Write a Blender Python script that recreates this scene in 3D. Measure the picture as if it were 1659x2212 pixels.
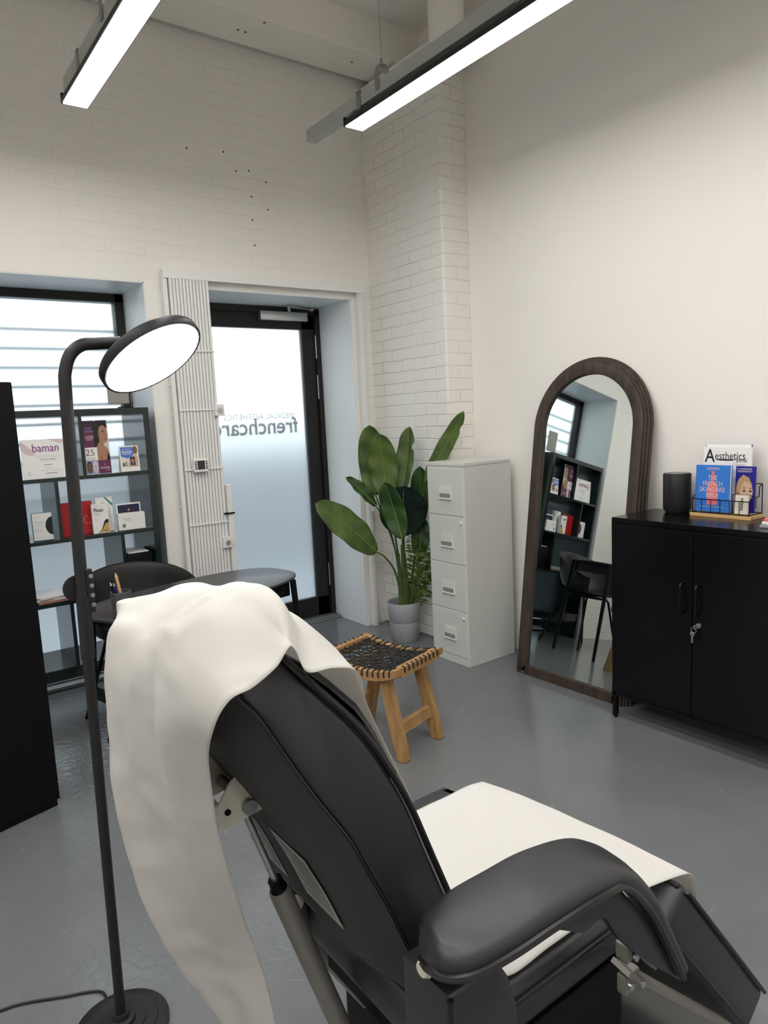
import bpy, bmesh, math, random
from mathutils import Vector, Matrix, noise

random.seed(7)
for o in list(bpy.data.objects):
    bpy.data.objects.remove(o)
SC = bpy.context.scene
COL = SC.collection
V = Vector

# ------------------------------------------------------------------ camera
CAM_H = 1.53
cd = bpy.data.cameras.new('camera')
cd.sensor_fit = 'HORIZONTAL'
cd.sensor_width = 36.0
cd.lens = 1513.17 / 1659 * 36.0
cd.clip_start = 0.02
cam = bpy.data.objects.new('camera', cd)
COL.objects.link(cam)
r0 = V((0.80167556, -0.59582529, -0.04804706))      # image right
r1 = V((-0.11785029, -0.07874068, -0.98990465))     # image down
r2 = V((0.58602697, 0.79924472, -0.13334266))       # view direction
M = Matrix.Identity(4)
for i in range(3):
    M[i][0] = r0[i]; M[i][1] = -r1[i]; M[i][2] = -r2[i]
M[2][3] = CAM_H
cam.matrix_world = M
SC.camera = cam

# ------------------------------------------------------------------ world, light level, exposure
SKY_STRENGTH = 2.2
TUBE_STRENGTH = 24.5
LAMP_STRENGTH = 42.0
SC.view_settings.view_transform = 'Standard'
SC.view_settings.look = 'None'
SC.view_settings.gamma = 1.0
SC.view_settings.use_curve_mapping = False
SC.view_settings.exposure = 0.0
w = bpy.data.worlds.new('world'); SC.world = w
w.use_nodes = True
bg = w.node_tree.nodes['Background']
bg.inputs[0].default_value = (0.88, 0.945, 1.0, 1)
bg.inputs[1].default_value = SKY_STRENGTH
SC.cycles.max_bounces = 10
SC.cycles.diffuse_bounces = 9
SC.cycles.sample_clamp_indirect = 6.0
SC.cycles.caustics_reflective = False
SC.cycles.use_denoising = True


# ------------------------------------------------------------------ materials
def lin(c):
    if isinstance(c, str):
        c = [int(c[i:i + 2], 16) / 255 for i in (0, 2, 4)]
        c = [x / 12.92 if x <= .04045 else ((x + .055) / 1.055) ** 2.4 for x in c]
    return (c[0], c[1], c[2], 1)


def mat(name, col, rough=.5, metal=0, spec=.5, bump=None, emis=None, vary=None, coat=0, trans=0, ior=1.45):
    m = bpy.data.materials.new(name); m.use_nodes = True
    nt = m.node_tree; b = nt.nodes['Principled BSDF']
    b.inputs['Base Color'].default_value = lin(col)
    b.inputs['Roughness'].default_value = rough
    b.inputs['Metallic'].default_value = metal
    b.inputs['Specular IOR Level'].default_value = spec
    b.inputs['Coat Weight'].default_value = coat
    b.inputs['IOR'].default_value = ior
    b.inputs['Transmission Weight'].default_value = trans
    if emis:
        b.inputs['Emission Color'].default_value = lin(emis[0])
        b.inputs['Emission Strength'].default_value = emis[1]
    N = nt.nodes.new; L = nt.links.new
    if vary:                      # (scale, amount, stretch xyz)
        g = N('ShaderNodeNewGeometry'); mp = N('ShaderNodeMapping'); L(g.outputs['Position'], mp.inputs[0])
        mp.inputs['Scale'].default_value = vary[2] if len(vary) > 2 else (1, 1, 1)
        n = N('ShaderNodeTexNoise'); n.inputs['Scale'].default_value = vary[0]; n.inputs['Detail'].default_value = 6
        L(mp.outputs[0], n.inputs[0])
        r = N('ShaderNodeMapRange'); r.inputs[1].default_value = .3; r.inputs[2].default_value = .7
        r.inputs[3].default_value = 1 - vary[1]; r.inputs[4].default_value = 1 + vary[1]
        L(n.outputs[0], r.inputs[0])
        mx = N('ShaderNodeVectorMath'); mx.operation = 'SCALE'
        mx.inputs[0].default_value = lin(col)[:3]; L(r.outputs[0], mx.inputs['Scale'])
        L(mx.outputs[0], b.inputs['Base Color'])
    if bump:                      # (scale, strength, distance)
        g = N('ShaderNodeNewGeometry')
        n = N('ShaderNodeTexNoise'); n.inputs['Scale'].default_value = bump[0]; n.inputs['Detail'].default_value = 4
        L(g.outputs['Position'], n.inputs[0])
        bn = N('ShaderNodeBump'); bn.inputs['Strength'].default_value = bump[1]; bn.inputs['Distance'].default_value = bump[2]
        L(n.outputs[0], bn.inputs['Height']); L(bn.outputs[0], b.inputs['Normal'])
    return m


def brick_paint(name, col, strength=.55):
    m = mat(name, col, .55, spec=.35)
    nt = m.node_tree; b = nt.nodes['Principled BSDF']; N = nt.nodes.new; L = nt.links.new
    g = N('ShaderNodeNewGeometry'); s = N('ShaderNodeSeparateXYZ'); L(g.outputs['Position'], s.inputs[0])
    ad = N('ShaderNodeMath'); L(s.outputs[0], ad.inputs[0]); L(s.outputs[1], ad.inputs[1])
    cb = N('ShaderNodeCombineXYZ'); L(ad.outputs[0], cb.inputs[0]); L(s.outputs[2], cb.inputs[1])
    nz = N('ShaderNodeTexNoise'); nz.inputs['Scale'].default_value = 5; nz.inputs['Detail'].default_value = 3
    L(g.outputs['Position'], nz.inputs[0])
    sb = N('ShaderNodeVectorMath'); sb.operation = 'SUBTRACT'; L(nz.outputs['Color'], sb.inputs[0]); sb.inputs[1].default_value = (.5, .5, .5)
    sc = N('ShaderNodeVectorMath'); sc.operation = 'SCALE'; L(sb.outputs[0], sc.inputs[0]); sc.inputs['Scale'].default_value = .022
    av = N('ShaderNodeVectorMath'); L(cb.outputs[0], av.inputs[0]); L(sc.outputs[0], av.inputs[1])
    bt = N('ShaderNodeTexBrick'); L(av.outputs[0], bt.inputs[0])
    bt.inputs['Scale'].default_value = 1.0
    bt.inputs['Brick Width'].default_value = .225
    bt.inputs['Row Height'].default_value = .0765
    bt.inputs['Mortar Size'].default_value = .005
    bt.inputs['Mortar Smooth'].default_value = .8
    # smooth plaster margin round the openings, below the lintel and left of the corner
    c1 = N('ShaderNodeMath'); c1.operation = 'LESS_THAN'; L(s.outputs[0], c1.inputs[0]); c1.inputs[1].default_value = 2.93
    c2 = N('ShaderNodeMath'); c2.operation = 'LESS_THAN'; L(s.outputs[2], c2.inputs[0]); c2.inputs[1].default_value = 2.47
    c4 = N('ShaderNodeMath'); c4.operation = 'GREATER_THAN'; L(s.outputs[0], c4.inputs[0]); c4.inputs[1].default_value = .36
    c3 = N('ShaderNodeMath'); c3.operation = 'MULTIPLY'; L(c1.outputs[0], c3.inputs[0]); L(c2.outputs[0], c3.inputs[1])
    c5 = N('ShaderNodeMath'); c5.operation = 'MULTIPLY'; L(c3.outputs[0], c5.inputs[0]); L(c4.outputs[0], c5.inputs[1])
    iv = N('ShaderNodeMath'); iv.operation = 'SUBTRACT'; iv.inputs[0].default_value = 1; L(c5.outputs[0], iv.inputs[1])
    # patches where thick paint fills the joints
    n2 = N('ShaderNodeTexNoise'); n2.inputs['Scale'].default_value = 2.2; n2.inputs['Detail'].default_value = 2
    L(g.outputs['Position'], n2.inputs[0])
    mr = N('ShaderNodeMapRange'); L(n2.outputs[0], mr.inputs[0]); mr.inputs[1].default_value = .33; mr.inputs[2].default_value = .6
    mr.inputs[3].default_value = .25
    h1 = N('ShaderNodeMath'); h1.operation = 'MULTIPLY'; L(bt.outputs['Fac'], h1.inputs[0]); L(mr.outputs[0], h1.inputs[1])
    h = N('ShaderNodeMath'); h.operation = 'MULTIPLY'; L(h1.outputs[0], h.inputs[0]); L(iv.outputs[0], h.inputs[1])
    n3 = N('ShaderNodeTexNoise'); n3.inputs['Scale'].default_value = 38; n3.inputs['Detail'].default_value = 3
    L(g.outputs['Position'], n3.inputs[0])
    h3 = N('ShaderNodeMath'); h3.operation = 'MULTIPLY'; L(n3.outputs[0], h3.inputs[0]); h3.inputs[1].default_value = .12
    hh = N('ShaderNodeMath'); hh.operation = 'SUBTRACT'; L(h3.outputs[0], hh.inputs[0]); L(h.outputs[0], hh.inputs[1])
    bn = N('ShaderNodeBump'); bn.inputs['Strength'].default_value = strength; bn.inputs['Distance'].default_value = .006
    L(hh.outputs[0], bn.inputs['Height']); L(bn.outputs[0], b.inputs['Normal'])
    return m


def floor_paint():
    m = mat('floor_paint', (.105, .122, .140), .22, spec=.75)
    nt = m.node_tree; b = nt.nodes['Principled BSDF']; N = nt.nodes.new; L = nt.links.new
    g = N('ShaderNodeNewGeometry')
    n = N('ShaderNodeTexNoise'); n.inputs['Scale'].default_value = 1.6; n.inputs['Detail'].default_value = 8; n.inputs['Roughness'].default_value = .65
    L(g.outputs['Position'], n.inputs[0])
    r = N('ShaderNodeValToRGB'); L(n.outputs[0], r.inputs[0])
    r.color_ramp.elements[0].position = .3; r.color_ramp.elements[0].color = (.128, .137, .145, 1)
    r.color_ramp.elements[1].position = .72; r.color_ramp.elements[1].color = (.162, .172, .180, 1)
    # scuffs: stretched, sparse pale marks
    mp = N('ShaderNodeMapping'); L(g.outputs['Position'], mp.inputs[0]); mp.inputs['Rotation'].default_value = (0, 0, .6); mp.inputs['Scale'].default_value = (9, 26, 9)
    n2 = N('ShaderNodeTexNoise'); n2.inputs['Scale'].default_value = 1.0; n2.inputs['Detail'].default_value = 5; n2.inputs['Roughness'].default_value = .7
    L(mp.outputs[0], n2.inputs[0])
    r2_ = N('ShaderNodeMapRange'); L(n2.outputs[0], r2_.inputs[0]); r2_.inputs[1].default_value = .645; r2_.inputs[2].default_value = .76
    vo = N('ShaderNodeTexVoronoi'); vo.inputs['Scale'].default_value = 7; L(g.outputs['Position'], vo.inputs[0])
    vr = N('ShaderNodeMapRange'); L(vo.outputs['Distance'], vr.inputs[0]); vr.inputs[1].default_value = .06; vr.inputs[2].default_value = .03
    ad = N('ShaderNodeMath'); ad.operation = 'MAXIMUM'; L(r2_.outputs[0], ad.inputs[0]); L(vr.outputs[0], ad.inputs[1])
    am = N('ShaderNodeMath'); am.operation = 'MULTIPLY'; L(ad.outputs[0], am.inputs[0]); am.inputs[1].default_value = .45
    mx = N('ShaderNodeMixRGB'); L(am.outputs[0], mx.inputs[0]); L(r.outputs[0], mx.inputs[1]); mx.inputs[2].default_value = (.30, .32, .34, 1)
    L(mx.outputs[0], b.inputs['Base Color'])
    rr = N('ShaderNodeMapRange'); L(n.outputs[0], rr.inputs[0]); rr.inputs[3].default_value = .11; rr.inputs[4].default_value = .24
    L(rr.outputs[0], b.inputs['Roughness'])
    n3 = N('ShaderNodeTexNoise'); n3.inputs['Scale'].default_value = 26; n3.inputs['Detail'].default_value = 4
    L(g.outputs['Position'], n3.inputs[0])
    # thicker, cracked paint nearer the window wall
    vk = N('ShaderNodeTexVoronoi'); vk.feature = 'DISTANCE_TO_EDGE'; vk.inputs['Scale'].default_value = 24; L(g.outputs['Position'], vk.inputs[0])
    kr = N('ShaderNodeMapRange'); L(vk.outputs[0], kr.inputs[0]); kr.inputs[1].default_value = 0; kr.inputs[2].default_value = .12
    sp = N('ShaderNodeSeparateXYZ'); L(g.outputs['Position'], sp.inputs[0])
    kx = N('ShaderNodeMapRange'); L(sp.outputs[0], kx.inputs[0]); kx.inputs[1].default_value = 1.5; kx.inputs[2].default_value = .9
    km = N('ShaderNodeMath'); km.operation = 'MULTIPLY'; L(kr.outputs[0], km.inputs[0]); L(kx.outputs[0], km.inputs[1])
    kk = N('ShaderNodeMath'); kk.operation = 'MULTIPLY_ADD'; L(km.outputs[0], kk.inputs[0]); kk.inputs[1].default_value = .45; L(n3.outputs[0], kk.inputs[2])
    bn = N('ShaderNodeBump'); bn.inputs['Strength'].default_value = .16; bn.inputs['Distance'].default_value = .006
    L(kk.outputs[0], bn.inputs['Height']); L(bn.outputs[0], b.inputs['Normal'])
    return m


def wood(name, c1, c2, rough=.5, scale=8, stretch=(1, 1, .12), bump=.15):
    m = mat(name, c1, rough)
    nt = m.node_tree; b = nt.nodes['Principled BSDF']; N = nt.nodes.new; L = nt.links.new
    g = N('ShaderNodeTexCoord'); mp = N('ShaderNodeMapping'); L(g.outputs['Object'], mp.inputs[0]); mp.inputs['Scale'].default_value = stretch
    n = N('ShaderNodeTexNoise'); n.inputs['Scale'].default_value = scale * 5; n.inputs['Detail'].default_value = 7; n.inputs['Roughness'].default_value = .65
    L(mp.outputs[0], n.inputs[0])
    r = N('ShaderNodeValToRGB'); L(n.outputs[0], r.inputs[0])
    r.color_ramp.elements[0].position = .33; r.color_ramp.elements[0].color = lin(c1)
    r.color_ramp.elements[1].position = .68; r.color_ramp.elements[1].color = lin(c2)
    L(r.outputs[0], b.inputs['Base Color'])
    bn = N('ShaderNodeBump'); bn.inputs['Strength'].default_value = bump; bn.inputs['Distance'].default_value = .002
    L(n.outputs[0], bn.inputs['Height']); L(bn.outputs[0], b.inputs['Normal'])
    return m


def frosted():
    m = bpy.data.materials.new('frosted_glass'); m.use_nodes = True
    nt = m.node_tree; nt.nodes.remove(nt.nodes['Principled BSDF'])
    out = nt.nodes['Material Output']; N = nt.nodes.new; L = nt.links.new
    t = N('ShaderNodeBsdfTranslucent'); t.inputs[0].default_value = (.92, .97, .98, 1)
    gl = N('ShaderNodeBsdfGlossy'); gl.inputs['Roughness'].default_value = .28; gl.inputs[0].default_value = (.9, .95, 1, 1)
    rf = N('ShaderNodeBsdfRefraction'); rf.inputs['Roughness'].default_value = .58; rf.inputs['IOR'].default_value = 1.38; rf.inputs[0].default_value = (.93, .97, .98, 1)
    m1 = N('ShaderNodeMixShader'); m1.inputs[0].default_value = .62; L(t.outputs[0], m1.inputs[1]); L(rf.outputs[0], m1.inputs[2])
    m2 = N('ShaderNodeMixShader'); m2.inputs[0].default_value = .06; L(m1.outputs[0], m2.inputs[1]); L(gl.outputs[0], m2.inputs[2])
    L(m2.outputs[0], out.inputs[0])
    return m


def leaf_mat(name, c1, c2):
    m = mat(name, c1, .38, spec=.45)
    nt = m.node_tree; b = nt.nodes['Principled BSDF']; N = nt.nodes.new; L = nt.links.new
    g = N('ShaderNodeNewGeometry')
    n = N('ShaderNodeTexNoise'); n.inputs['Scale'].default_value = 9; n.inputs['Detail'].default_value = 3; L(g.outputs['Position'], n.inputs[0])
    r = N('ShaderNodeValToRGB'); L(n.outputs[0], r.inputs[0])
    r.color_ramp.elements[0].position = .35; r.color_ramp.elements[0].color = lin(c1)
    r.color_ramp.elements[1].position = .68; r.color_ramp.elements[1].color = lin(c2)
    L(r.outputs[0], b.inputs['Base Color'])
    uv = N('ShaderNodeUVMap'); uv.uv_map = 'leaf'
    mp = N('ShaderNodeMapping'); L(uv.outputs[0], mp.inputs[0])
    wv = N('ShaderNodeTexWave'); wv.wave_type = 'BANDS'; wv.bands_direction = 'X'; wv.inputs['Scale'].default_value = 11; wv.inputs['Distortion'].default_value = 1.2
    L(mp.outputs[0], wv.inputs[0])
    bn = N('ShaderNodeBump'); bn.inputs['Strength'].default_value = .25; bn.inputs['Distance'].default_value = .003
    L(wv.outputs[0], bn.inputs['Height']); L(bn.outputs[0], b.inputs['Normal'])
    return m


WALL = mat('wall_emulsion', (.81, .785, .745), .6, spec=.3, bump=(60, .06, .002), vary=(1.2, .015))
BRICKW = brick_paint('painted_brick', (.79, .772, .735), .40)
BRICKP = brick_paint('painted_brick_pier', (.79, .772, .735), .75)
CEIL = mat('ceiling_paint', (.82, .80, .76), .65, spec=.3, bump=(7, .3, .01), vary=(2.5, .04))
REVEAL = mat('reveal_paint', (.72, .75, .76), .4, spec=.4)
FLOOR = floor_paint()
WHITE = mat('white_paint', (.78, .78, .76), .4)
GRILLE = mat('white_steel', (.76, .76, .75), .38)
FRAME = mat('anthracite_aluminium', (.016, .0145, .0145), .42, spec=.35)
FROST = frosted()
CLEAR = bpy.data.materials.new('clear_glass_back'); CLEAR.use_nodes = True
_t = CLEAR.node_tree; _t.nodes.remove(_t.nodes['Principled BSDF']); _tb = _t.nodes.new('ShaderNodeBsdfTransparent'); _tb.inputs[0].default_value = (.96, .98, .98, 1)
_t.links.new(_tb.outputs[0], _t.nodes['Material Output'].inputs[0])
SILVER = mat('silver_metal', (.55, .56, .57), .32, .9)
GREYMET = mat('grey_galvanised', (.30, .32, .325), .45, .75)
RAILMET = mat('grey_channel', (.40, .42, .41), .5, .15)
CHARC = mat('charcoal_plastic', (.016, .016, .0175), .42, spec=.35)
BLACK = mat('black_lacquer', (.0035, .0035, .0045), .22, spec=.38)
BLACKMAT = mat('black_matte', (.0022, .0024, .0036), .5, spec=.18)
LEATHER = mat('black_vinyl', (.0165, .0170, .0210), .39, spec=.75, bump=(420, .05, .001))
LEATHER2 = mat('black_vinyl_piping', (.008, .008, .009), .3)
SHELLM = mat('dark_grey_backing', (.036, .036, .037), .6, spec=.3, bump=(300, .1, .001))
FILING = mat('pale_grey_enamel', (.60, .61, .585), .42)
FILING2 = mat('pale_enamel_handle', (.66, .665, .63), .4)
SLOT = mat('slot_grey', (.22, .22, .22), .6)
MIRWOOD = wood('dark_stained_wood', (.020, .0135, .0095), (.066, .045, .032), .55, 5, (1, 1, .1))
MIRROR = mat('mirror_silver', (.80, .86, .85), .008, 1)
TEAK = wood('teak', (.27, .145, .052), (.47, .285, .120), .5, 6, (1, 1, .15))
OAKPLY = wood('pale_oak', (.50, .30, .12), (.62, .40, .18), .5, 6, (1, .2, 1))
CORD = mat('black_cord', (.010, .010, .011), .6)
POT = mat('grey_pot', (.33, .345, .365), .55)
SOIL = mat('dark_soil', (.02, .017, .012), .9)
LEAF1 = leaf_mat('leaf_green', (.040, .078, .016), (.088, .138, .026))
LEAF2 = leaf_mat('leaf_deep_green', (.016, .045, .012), (.035, .085, .018))
LEAF3 = leaf_mat('leaf_dark_underside', (.004, .012, .010), (.006, .017, .011))
LEAF3.node_tree.nodes['Principled BSDF'].inputs['Roughness'].default_value = .75
LEAF3.node_tree.nodes['Principled BSDF'].inputs['Specular IOR Level'].default_value = .15
STEM = mat('stem_green', (.075, .12, .028), .5, vary=(20, .25))
RIB = mat('midrib_green', (.15, .22, .05), .5)
FERN = mat('fern_green', (.10, .14, .030), .55, vary=(30, .3))
PAPER = mat('white_paper', (.77, .758, .735), .62, spec=.2)
_pn = PAPER.node_tree
_b = _pn.nodes['Principled BSDF']
_g = _pn.nodes.new('ShaderNodeNewGeometry'); _n = _pn.nodes.new('ShaderNodeTexNoise'); _n.inputs['Scale'].default_value = 7; _n.inputs['Detail'].default_value = 2.5
_n.inputs['Distortion'].default_value = 1.8
_pn.links.new(_g.outputs['Position'], _n.inputs[0])
_bp = _pn.nodes.new('ShaderNodeBump'); _bp.inputs['Strength'].default_value = .28; _bp.inputs['Distance'].default_value = .012
_tr = _pn.nodes.new('ShaderNodeBsdfTranslucent'); _tr.inputs[0].default_value = (.74, .72, .69, 1)
_mx = _pn.nodes.new('ShaderNodeMixShader'); _mx.inputs[0].default_value = .42
_pn.links.new(_b.outputs[0], _mx.inputs[1]); _pn.links.new(_tr.outputs[0], _mx.inputs[2]); _pn.links.new(_mx.outputs[0], _pn.nodes['Material Output'].inputs[0])
_pn.links.new(_n.outputs[0], _bp.inputs['Height']); _pn.links.new(_bp.outputs[0], _b.inputs['Normal'])
BEIGE = mat('cream_steel', (.60, .57, .49), .4)
GREYTUBE = mat('grey_tube', (.23, .22, .20), .42, .3)
STICKER = mat('silver_sticker', (.36, .36, .35), .4)
STICKLINE = mat('sticker_print', (.10, .10, .10), .5)
YELLOW = mat('yellow_label', (.65, .50, .03), .5)
SHELFG = mat('dark_green_lacquer', (.010, .019, .018), .16, spec=.6)
TABLEM = mat('black_table_top', (.030, .031, .033), .32)
CHAIRM = mat('charcoal_shell', (.014, .014, .0145), .42, spec=.4)
CUPM = mat('grey_cup', (.065, .067, .067), .55)
TUBE = mat('lit_diffuser', (1, 1, 1), .5, emis=((1.0, .975, .935), TUBE_STRENGTH))
LAMPLIT = mat('lit_lamp_disc', (1, 1, 1), .5, emis=((1.0, .98, .95), LAMP_STRENGTH))
ACRYL = mat('clear_acrylic', (.95, .97, .97), .03, trans=1, ior=1.1)
PAVE = mat('pavement', (.24, .27, .30), .8)
OUTW = mat('added_wall_dark', (.10, .11, .13), .8)  # for the low wall added outside to grade the panes
SLAT = mat('shutter_slat', (.30, .38, .46), .6)
P_WHITE = mat('print_white', (.78, .77, .76), .5)
P_GREY = mat('print_grey', (.30, .30, .31), .5)
P_LGREY = mat('print_pale_grey', (.55, .55, .55), .5)
P_INK = mat('print_black', (.012, .014, .018), .5)
P_PURPLE = mat('print_purple', (.12, .018, .075), .5)
P_DPURPLE = mat('print_dark_purple', (.045, .010, .035), .5)
P_VIOLET = mat('print_violet', (.20, .05, .20), .5)
P_PINKISH = mat('print_pale_pink', (.62, .50, .53), .5)
P_LILAC = mat('print_lilac', (.30, .28, .50), .5)
P_SKIN = mat('print_skin', (.36, .19, .11), .5)
P_SKIN2 = mat('print_skin_dark', (.20, .095, .055), .5)
P_FAIR = mat('print_fair_skin', (.55, .36, .26), .5)
P_BLOND = mat('print_blond', (.42, .27, .13), .5)
P_HAIR = mat('print_hair', (.012, .009, .009), .5)
P_GREEN = mat('print_leaf', (.22, .26, .15), .5)
P_BLUE = mat('print_blue', (.045, .16, .56), .4)
P_SKY = mat('print_sky_blue', (.030, .175, .60), .4)
P_ROYAL = mat('print_royal_blue', (.012, .012, .24), .35)
P_CORAL = mat('print_coral', (.72, .17, .19), .45)
P_RED = mat('print_red', (.36, .010, .012), .45)
P_MAROON = mat('print_maroon', (.10, .012, .012), .5)
P_TEAL = mat('print_teal', (.03, .20, .20), .45)
P_GOLD = mat('print_ochre', (.56, .35, .09), .5)
P_NAVY = mat('print_navy', (.013, .012, .045), .45)
P_COPPER = mat('print_copper', (.45, .22, .16), .5)
P_BEIGE = mat('print_cream', (.66, .62, .55), .5)
SCREEN = mat('dark_screen', (.02, .022, .03), .15)


# ------------------------------------------------------------------ mesh builder
class MB:
    def __init__(s):
        s.bm = bmesh.new(); s.mats = []

    def mi(s, m):
        if m is None:
            return 0
        if m not in s.mats:
            s.mats.append(m)
        return s.mats.index(m)

    def _add(s, tmp, m=None, mtx=None):
        if mtx is not None:
            tmp.transform(mtx)
        i = s.mi(m)
        for f in tmp.faces:
            if m is not None:
                f.material_index = i
        me = bpy.data.meshes.new('t'); tmp.to_mesh(me); tmp.free()
        s.bm.from_mesh(me); bpy.data.meshes.remove(me)
        return s

    def box(s, x0, x1, y0, y1, z0, z1, bev=0, seg=2, m=None, mtx=None):
        t = bmesh.new(); bmesh.ops.create_cube(t, size=1)
        for v in t.verts:
            v.co = V(((x0 + x1) / 2 + v.co.x * (x1 - x0), (y0 + y1) / 2 + v.co.y * (y1 - y0), (z0 + z1) / 2 + v.co.z * (z1 - z0)))
        if bev:
            bmesh.ops.bevel(t, geom=t.edges[:], offset=bev, segments=seg, profile=.5, affect='EDGES')
        return s._add(t, m, mtx)

    def prism(s, pts, axis, a, b, bev=0, seg=2, m=None, mtx=None):
        """polygon extruded along an axis: axis 'y' takes (x,z) points, 'z' (x,y), 'x' (y,z)"""
        t = bmesh.new()
        f = {'y': lambda p, h: (p[0], h, p[1]), 'z': lambda p, h: (p[0], p[1], h), 'x': lambda p, h: (h, p[0], p[1])}[axis]
        lo = [t.verts.new(f(p, a)) for p in pts]; hi = [t.verts.new(f(p, b)) for p in pts]
        n = len(pts)
        t.faces.new(lo); t.faces.new(hi[::-1])
        for i in range(n):
            t.faces.new((lo[i], hi[i], hi[(i + 1) % n], lo[(i + 1) % n]))
        bmesh.ops.recalc_face_normals(t, faces=t.faces[:])
        if bev:
            caps = set(lo), set(hi)
            es = [e for e in t.edges if (e.verts[0] in caps[0] and e.verts[1] in caps[0]) or (e.verts[0] in caps[1] and e.verts[1] in caps[1])]
            bmesh.ops.bevel(t, geom=es, offset=bev, segments=seg, profile=.5, affect='EDGES')
        return s._add(t, m, mtx)

    def lathe(s, prof, c=(0, 0, 0), n=40, m=None, mtx=None):
        t = bmesh.new(); rings = []
        for r, z in prof:
            if r < 1e-6:
                rings.append([t.verts.new((c[0], c[1], c[2] + z))])
            else:
                rings.append([t.verts.new((c[0] + r * math.cos(2 * math.pi * k / n), c[1] + r * math.sin(2 * math.pi * k / n), c[2] + z)) for k in range(n)])
        for a, b in zip(rings, rings[1:]):
            for k in range(n):
                if len(a) == 1 and len(b) == 1:
                    continue
                if len(a) == 1:
                    t.faces.new((a[0], b[k], b[(k + 1) % n]))
                elif len(b) == 1:
                    t.faces.new((a[k], b[0], a[(k + 1) % n]))
                else:
                    t.faces.new((a[k], b[k], b[(k + 1) % n], a[(k + 1) % n]))
        bmesh.ops.recalc_face_normals(t, faces=t.faces[:])
        return s._add(t, m, mtx)

    def tube(s, pts, r, n=10, m=None, closed=False, flat=1.0):
        t = bmesh.new(); pts = [V(p) for p in pts]; rings = []
        N = len(pts); up = None
        for i, p in enumerate(pts):
            if closed:
                d = pts[(i + 1) % N] - pts[i - 1]
            else:
                d = (pts[min(i + 1, N - 1)] - pts[max(i - 1, 0)])
            d.normalize()
            if up is None:
                up = V((0, 0, 1)) if abs(d.z) < .9 else V((0, 1, 0))
            a = d.cross(up)
            if a.length < 1e-5:
                a = d.cross(V((1, .2, 0)))
            a.normalize(); b = a.cross(d); b.normalize(); up = b
            rr = r[i] if isinstance(r, (list, tuple)) else r
            rings.append([t.verts.new(p + rr * (math.cos(2 * math.pi * k / n) * a + flat * math.sin(2 * math.pi * k / n) * b)) for k in range(n)])
        for i in range(N if closed else N - 1):
            A, B = rings[i], rings[(i + 1) % N]
            for k in range(n):
                t.faces.new((A[k], B[k], B[(k + 1) % n], A[(k + 1) % n]))
        if not closed:
            t.faces.new(rings[0][::-1]); t.faces.new(rings[-1])
        bmesh.ops.recalc_face_normals(t, faces=t.faces[:])
        return s._add(t, m)

    def cyl(s, p, q, r, n=20, m=None):
        return s.tube([p, q], r, n, m)

    def bar(s, p, q, wx, wy, up=(0, 0, 1), bev=0, m=None):
        """square bar from p to q; wx across, wy along up"""
        p, q = V(p), V(q); d = (q - p); L = d.length; d.normalize()
        a = d.cross(V(up)); a.normalize(); b = a.cross(d)
        t = bmesh.new(); bmesh.ops.create_cube(t, size=1)
        for v in t.verts:
            c = v.co.copy(); v.co = p + d * (c.x + .5) * L + a * c.y * wx + b * c.z * wy
        if bev:
            bmesh.ops.bevel(t, geom=t.edges[:], offset=bev, segments=2, profile=.5, affect='EDGES')
        return s._add(t, m)

    def quad(s, pts, m=None):
        t = bmesh.new(); t.faces.new([t.verts.new(p) for p in pts]); return s._add(t, m)

    def grid(s, rows, m=None, closed_u=False):
        t = bmesh.new(); vs = [[t.verts.new(p) for p in r] for r in rows]
        for i in range(len(vs) - 1):
            for j in range(len(vs[0]) - 1):
                t.faces.new((vs[i][j], vs[i][j + 1], vs[i + 1][j + 1], vs[i + 1][j]))
        return s._add(t, m)

    def text(s, body, o, xd, yd, size, m=None, align='CENTER', width=None, bold=0, shear=0):
        cu = bpy.data.curves.new('t', 'FONT'); cu.body = body; cu.size = size; cu.align_x = align; cu.align_y = 'CENTER'
        cu.extrude = .0002; cu.offset = bold; cu.resolution_u = 3; cu.shear = shear
        ob = bpy.data.objects.new('t', cu); COL.objects.link(ob)
        dg = bpy.context.evaluated_depsgraph_get(); me = bpy.data.meshes.new_from_object(ob.evaluated_get(dg))
        bpy.data.objects.remove(ob); bpy.data.curves.remove(cu)
        t = bmesh.new(); t.from_mesh(me); bpy.data.meshes.remove(me)
        if width and t.verts:
            xs = [v.co.x for v in t.verts]; k = width / max(1e-6, max(xs) - min(xs))
            for v in t.verts:
                v.co.x *= k
        xd, yd, o = V(xd), V(yd), V(o); zd = xd.cross(yd)
        if xd.length and zd.length:
            zd.normalize()
        for v in t.verts:
            c = v.co.copy(); v.co = o + xd * c.x + yd * c.y + zd * c.z
        bmesh.ops.recalc_face_normals(t, faces=t.faces[:])
        return s._add(t, m)

    def build(s, name, m, parent=None, smooth=40, loc=None):
        if not s.mats:
            s.mats = [m]
        me = bpy.data.meshes.new(name); 
        off = V((0, 0, 0))
        if parent is not None:
            p = parent
            while p is not None:
                off += p.location; p = p.parent
        elif loc is not None:
            off = V(loc)
        s.bm.transform(Matrix.Translation(-off))
        s.bm.to_mesh(me); s.bm.free()
        for mm in s.mats:
            me.materials.append(mm)
        if smooth:
            me.shade_smooth(); me.set_sharp_from_angle(angle=math.radians(smooth))
        o = bpy.data.objects.new(name, me); COL.objects.link(o)
        if smooth == 30:
            wn = o.modifiers.new('w', 'WEIGHTED_NORMAL'); wn.keep_sharp = True; wn.weight = 100
        if parent is not None:
            o.parent = parent
        else:
            o.location = off
        return o


def tag(o, label, cat, group=None):
    o['label'] = label; o['category'] = cat
    if group:
        o['group'] = group
    return o


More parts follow.
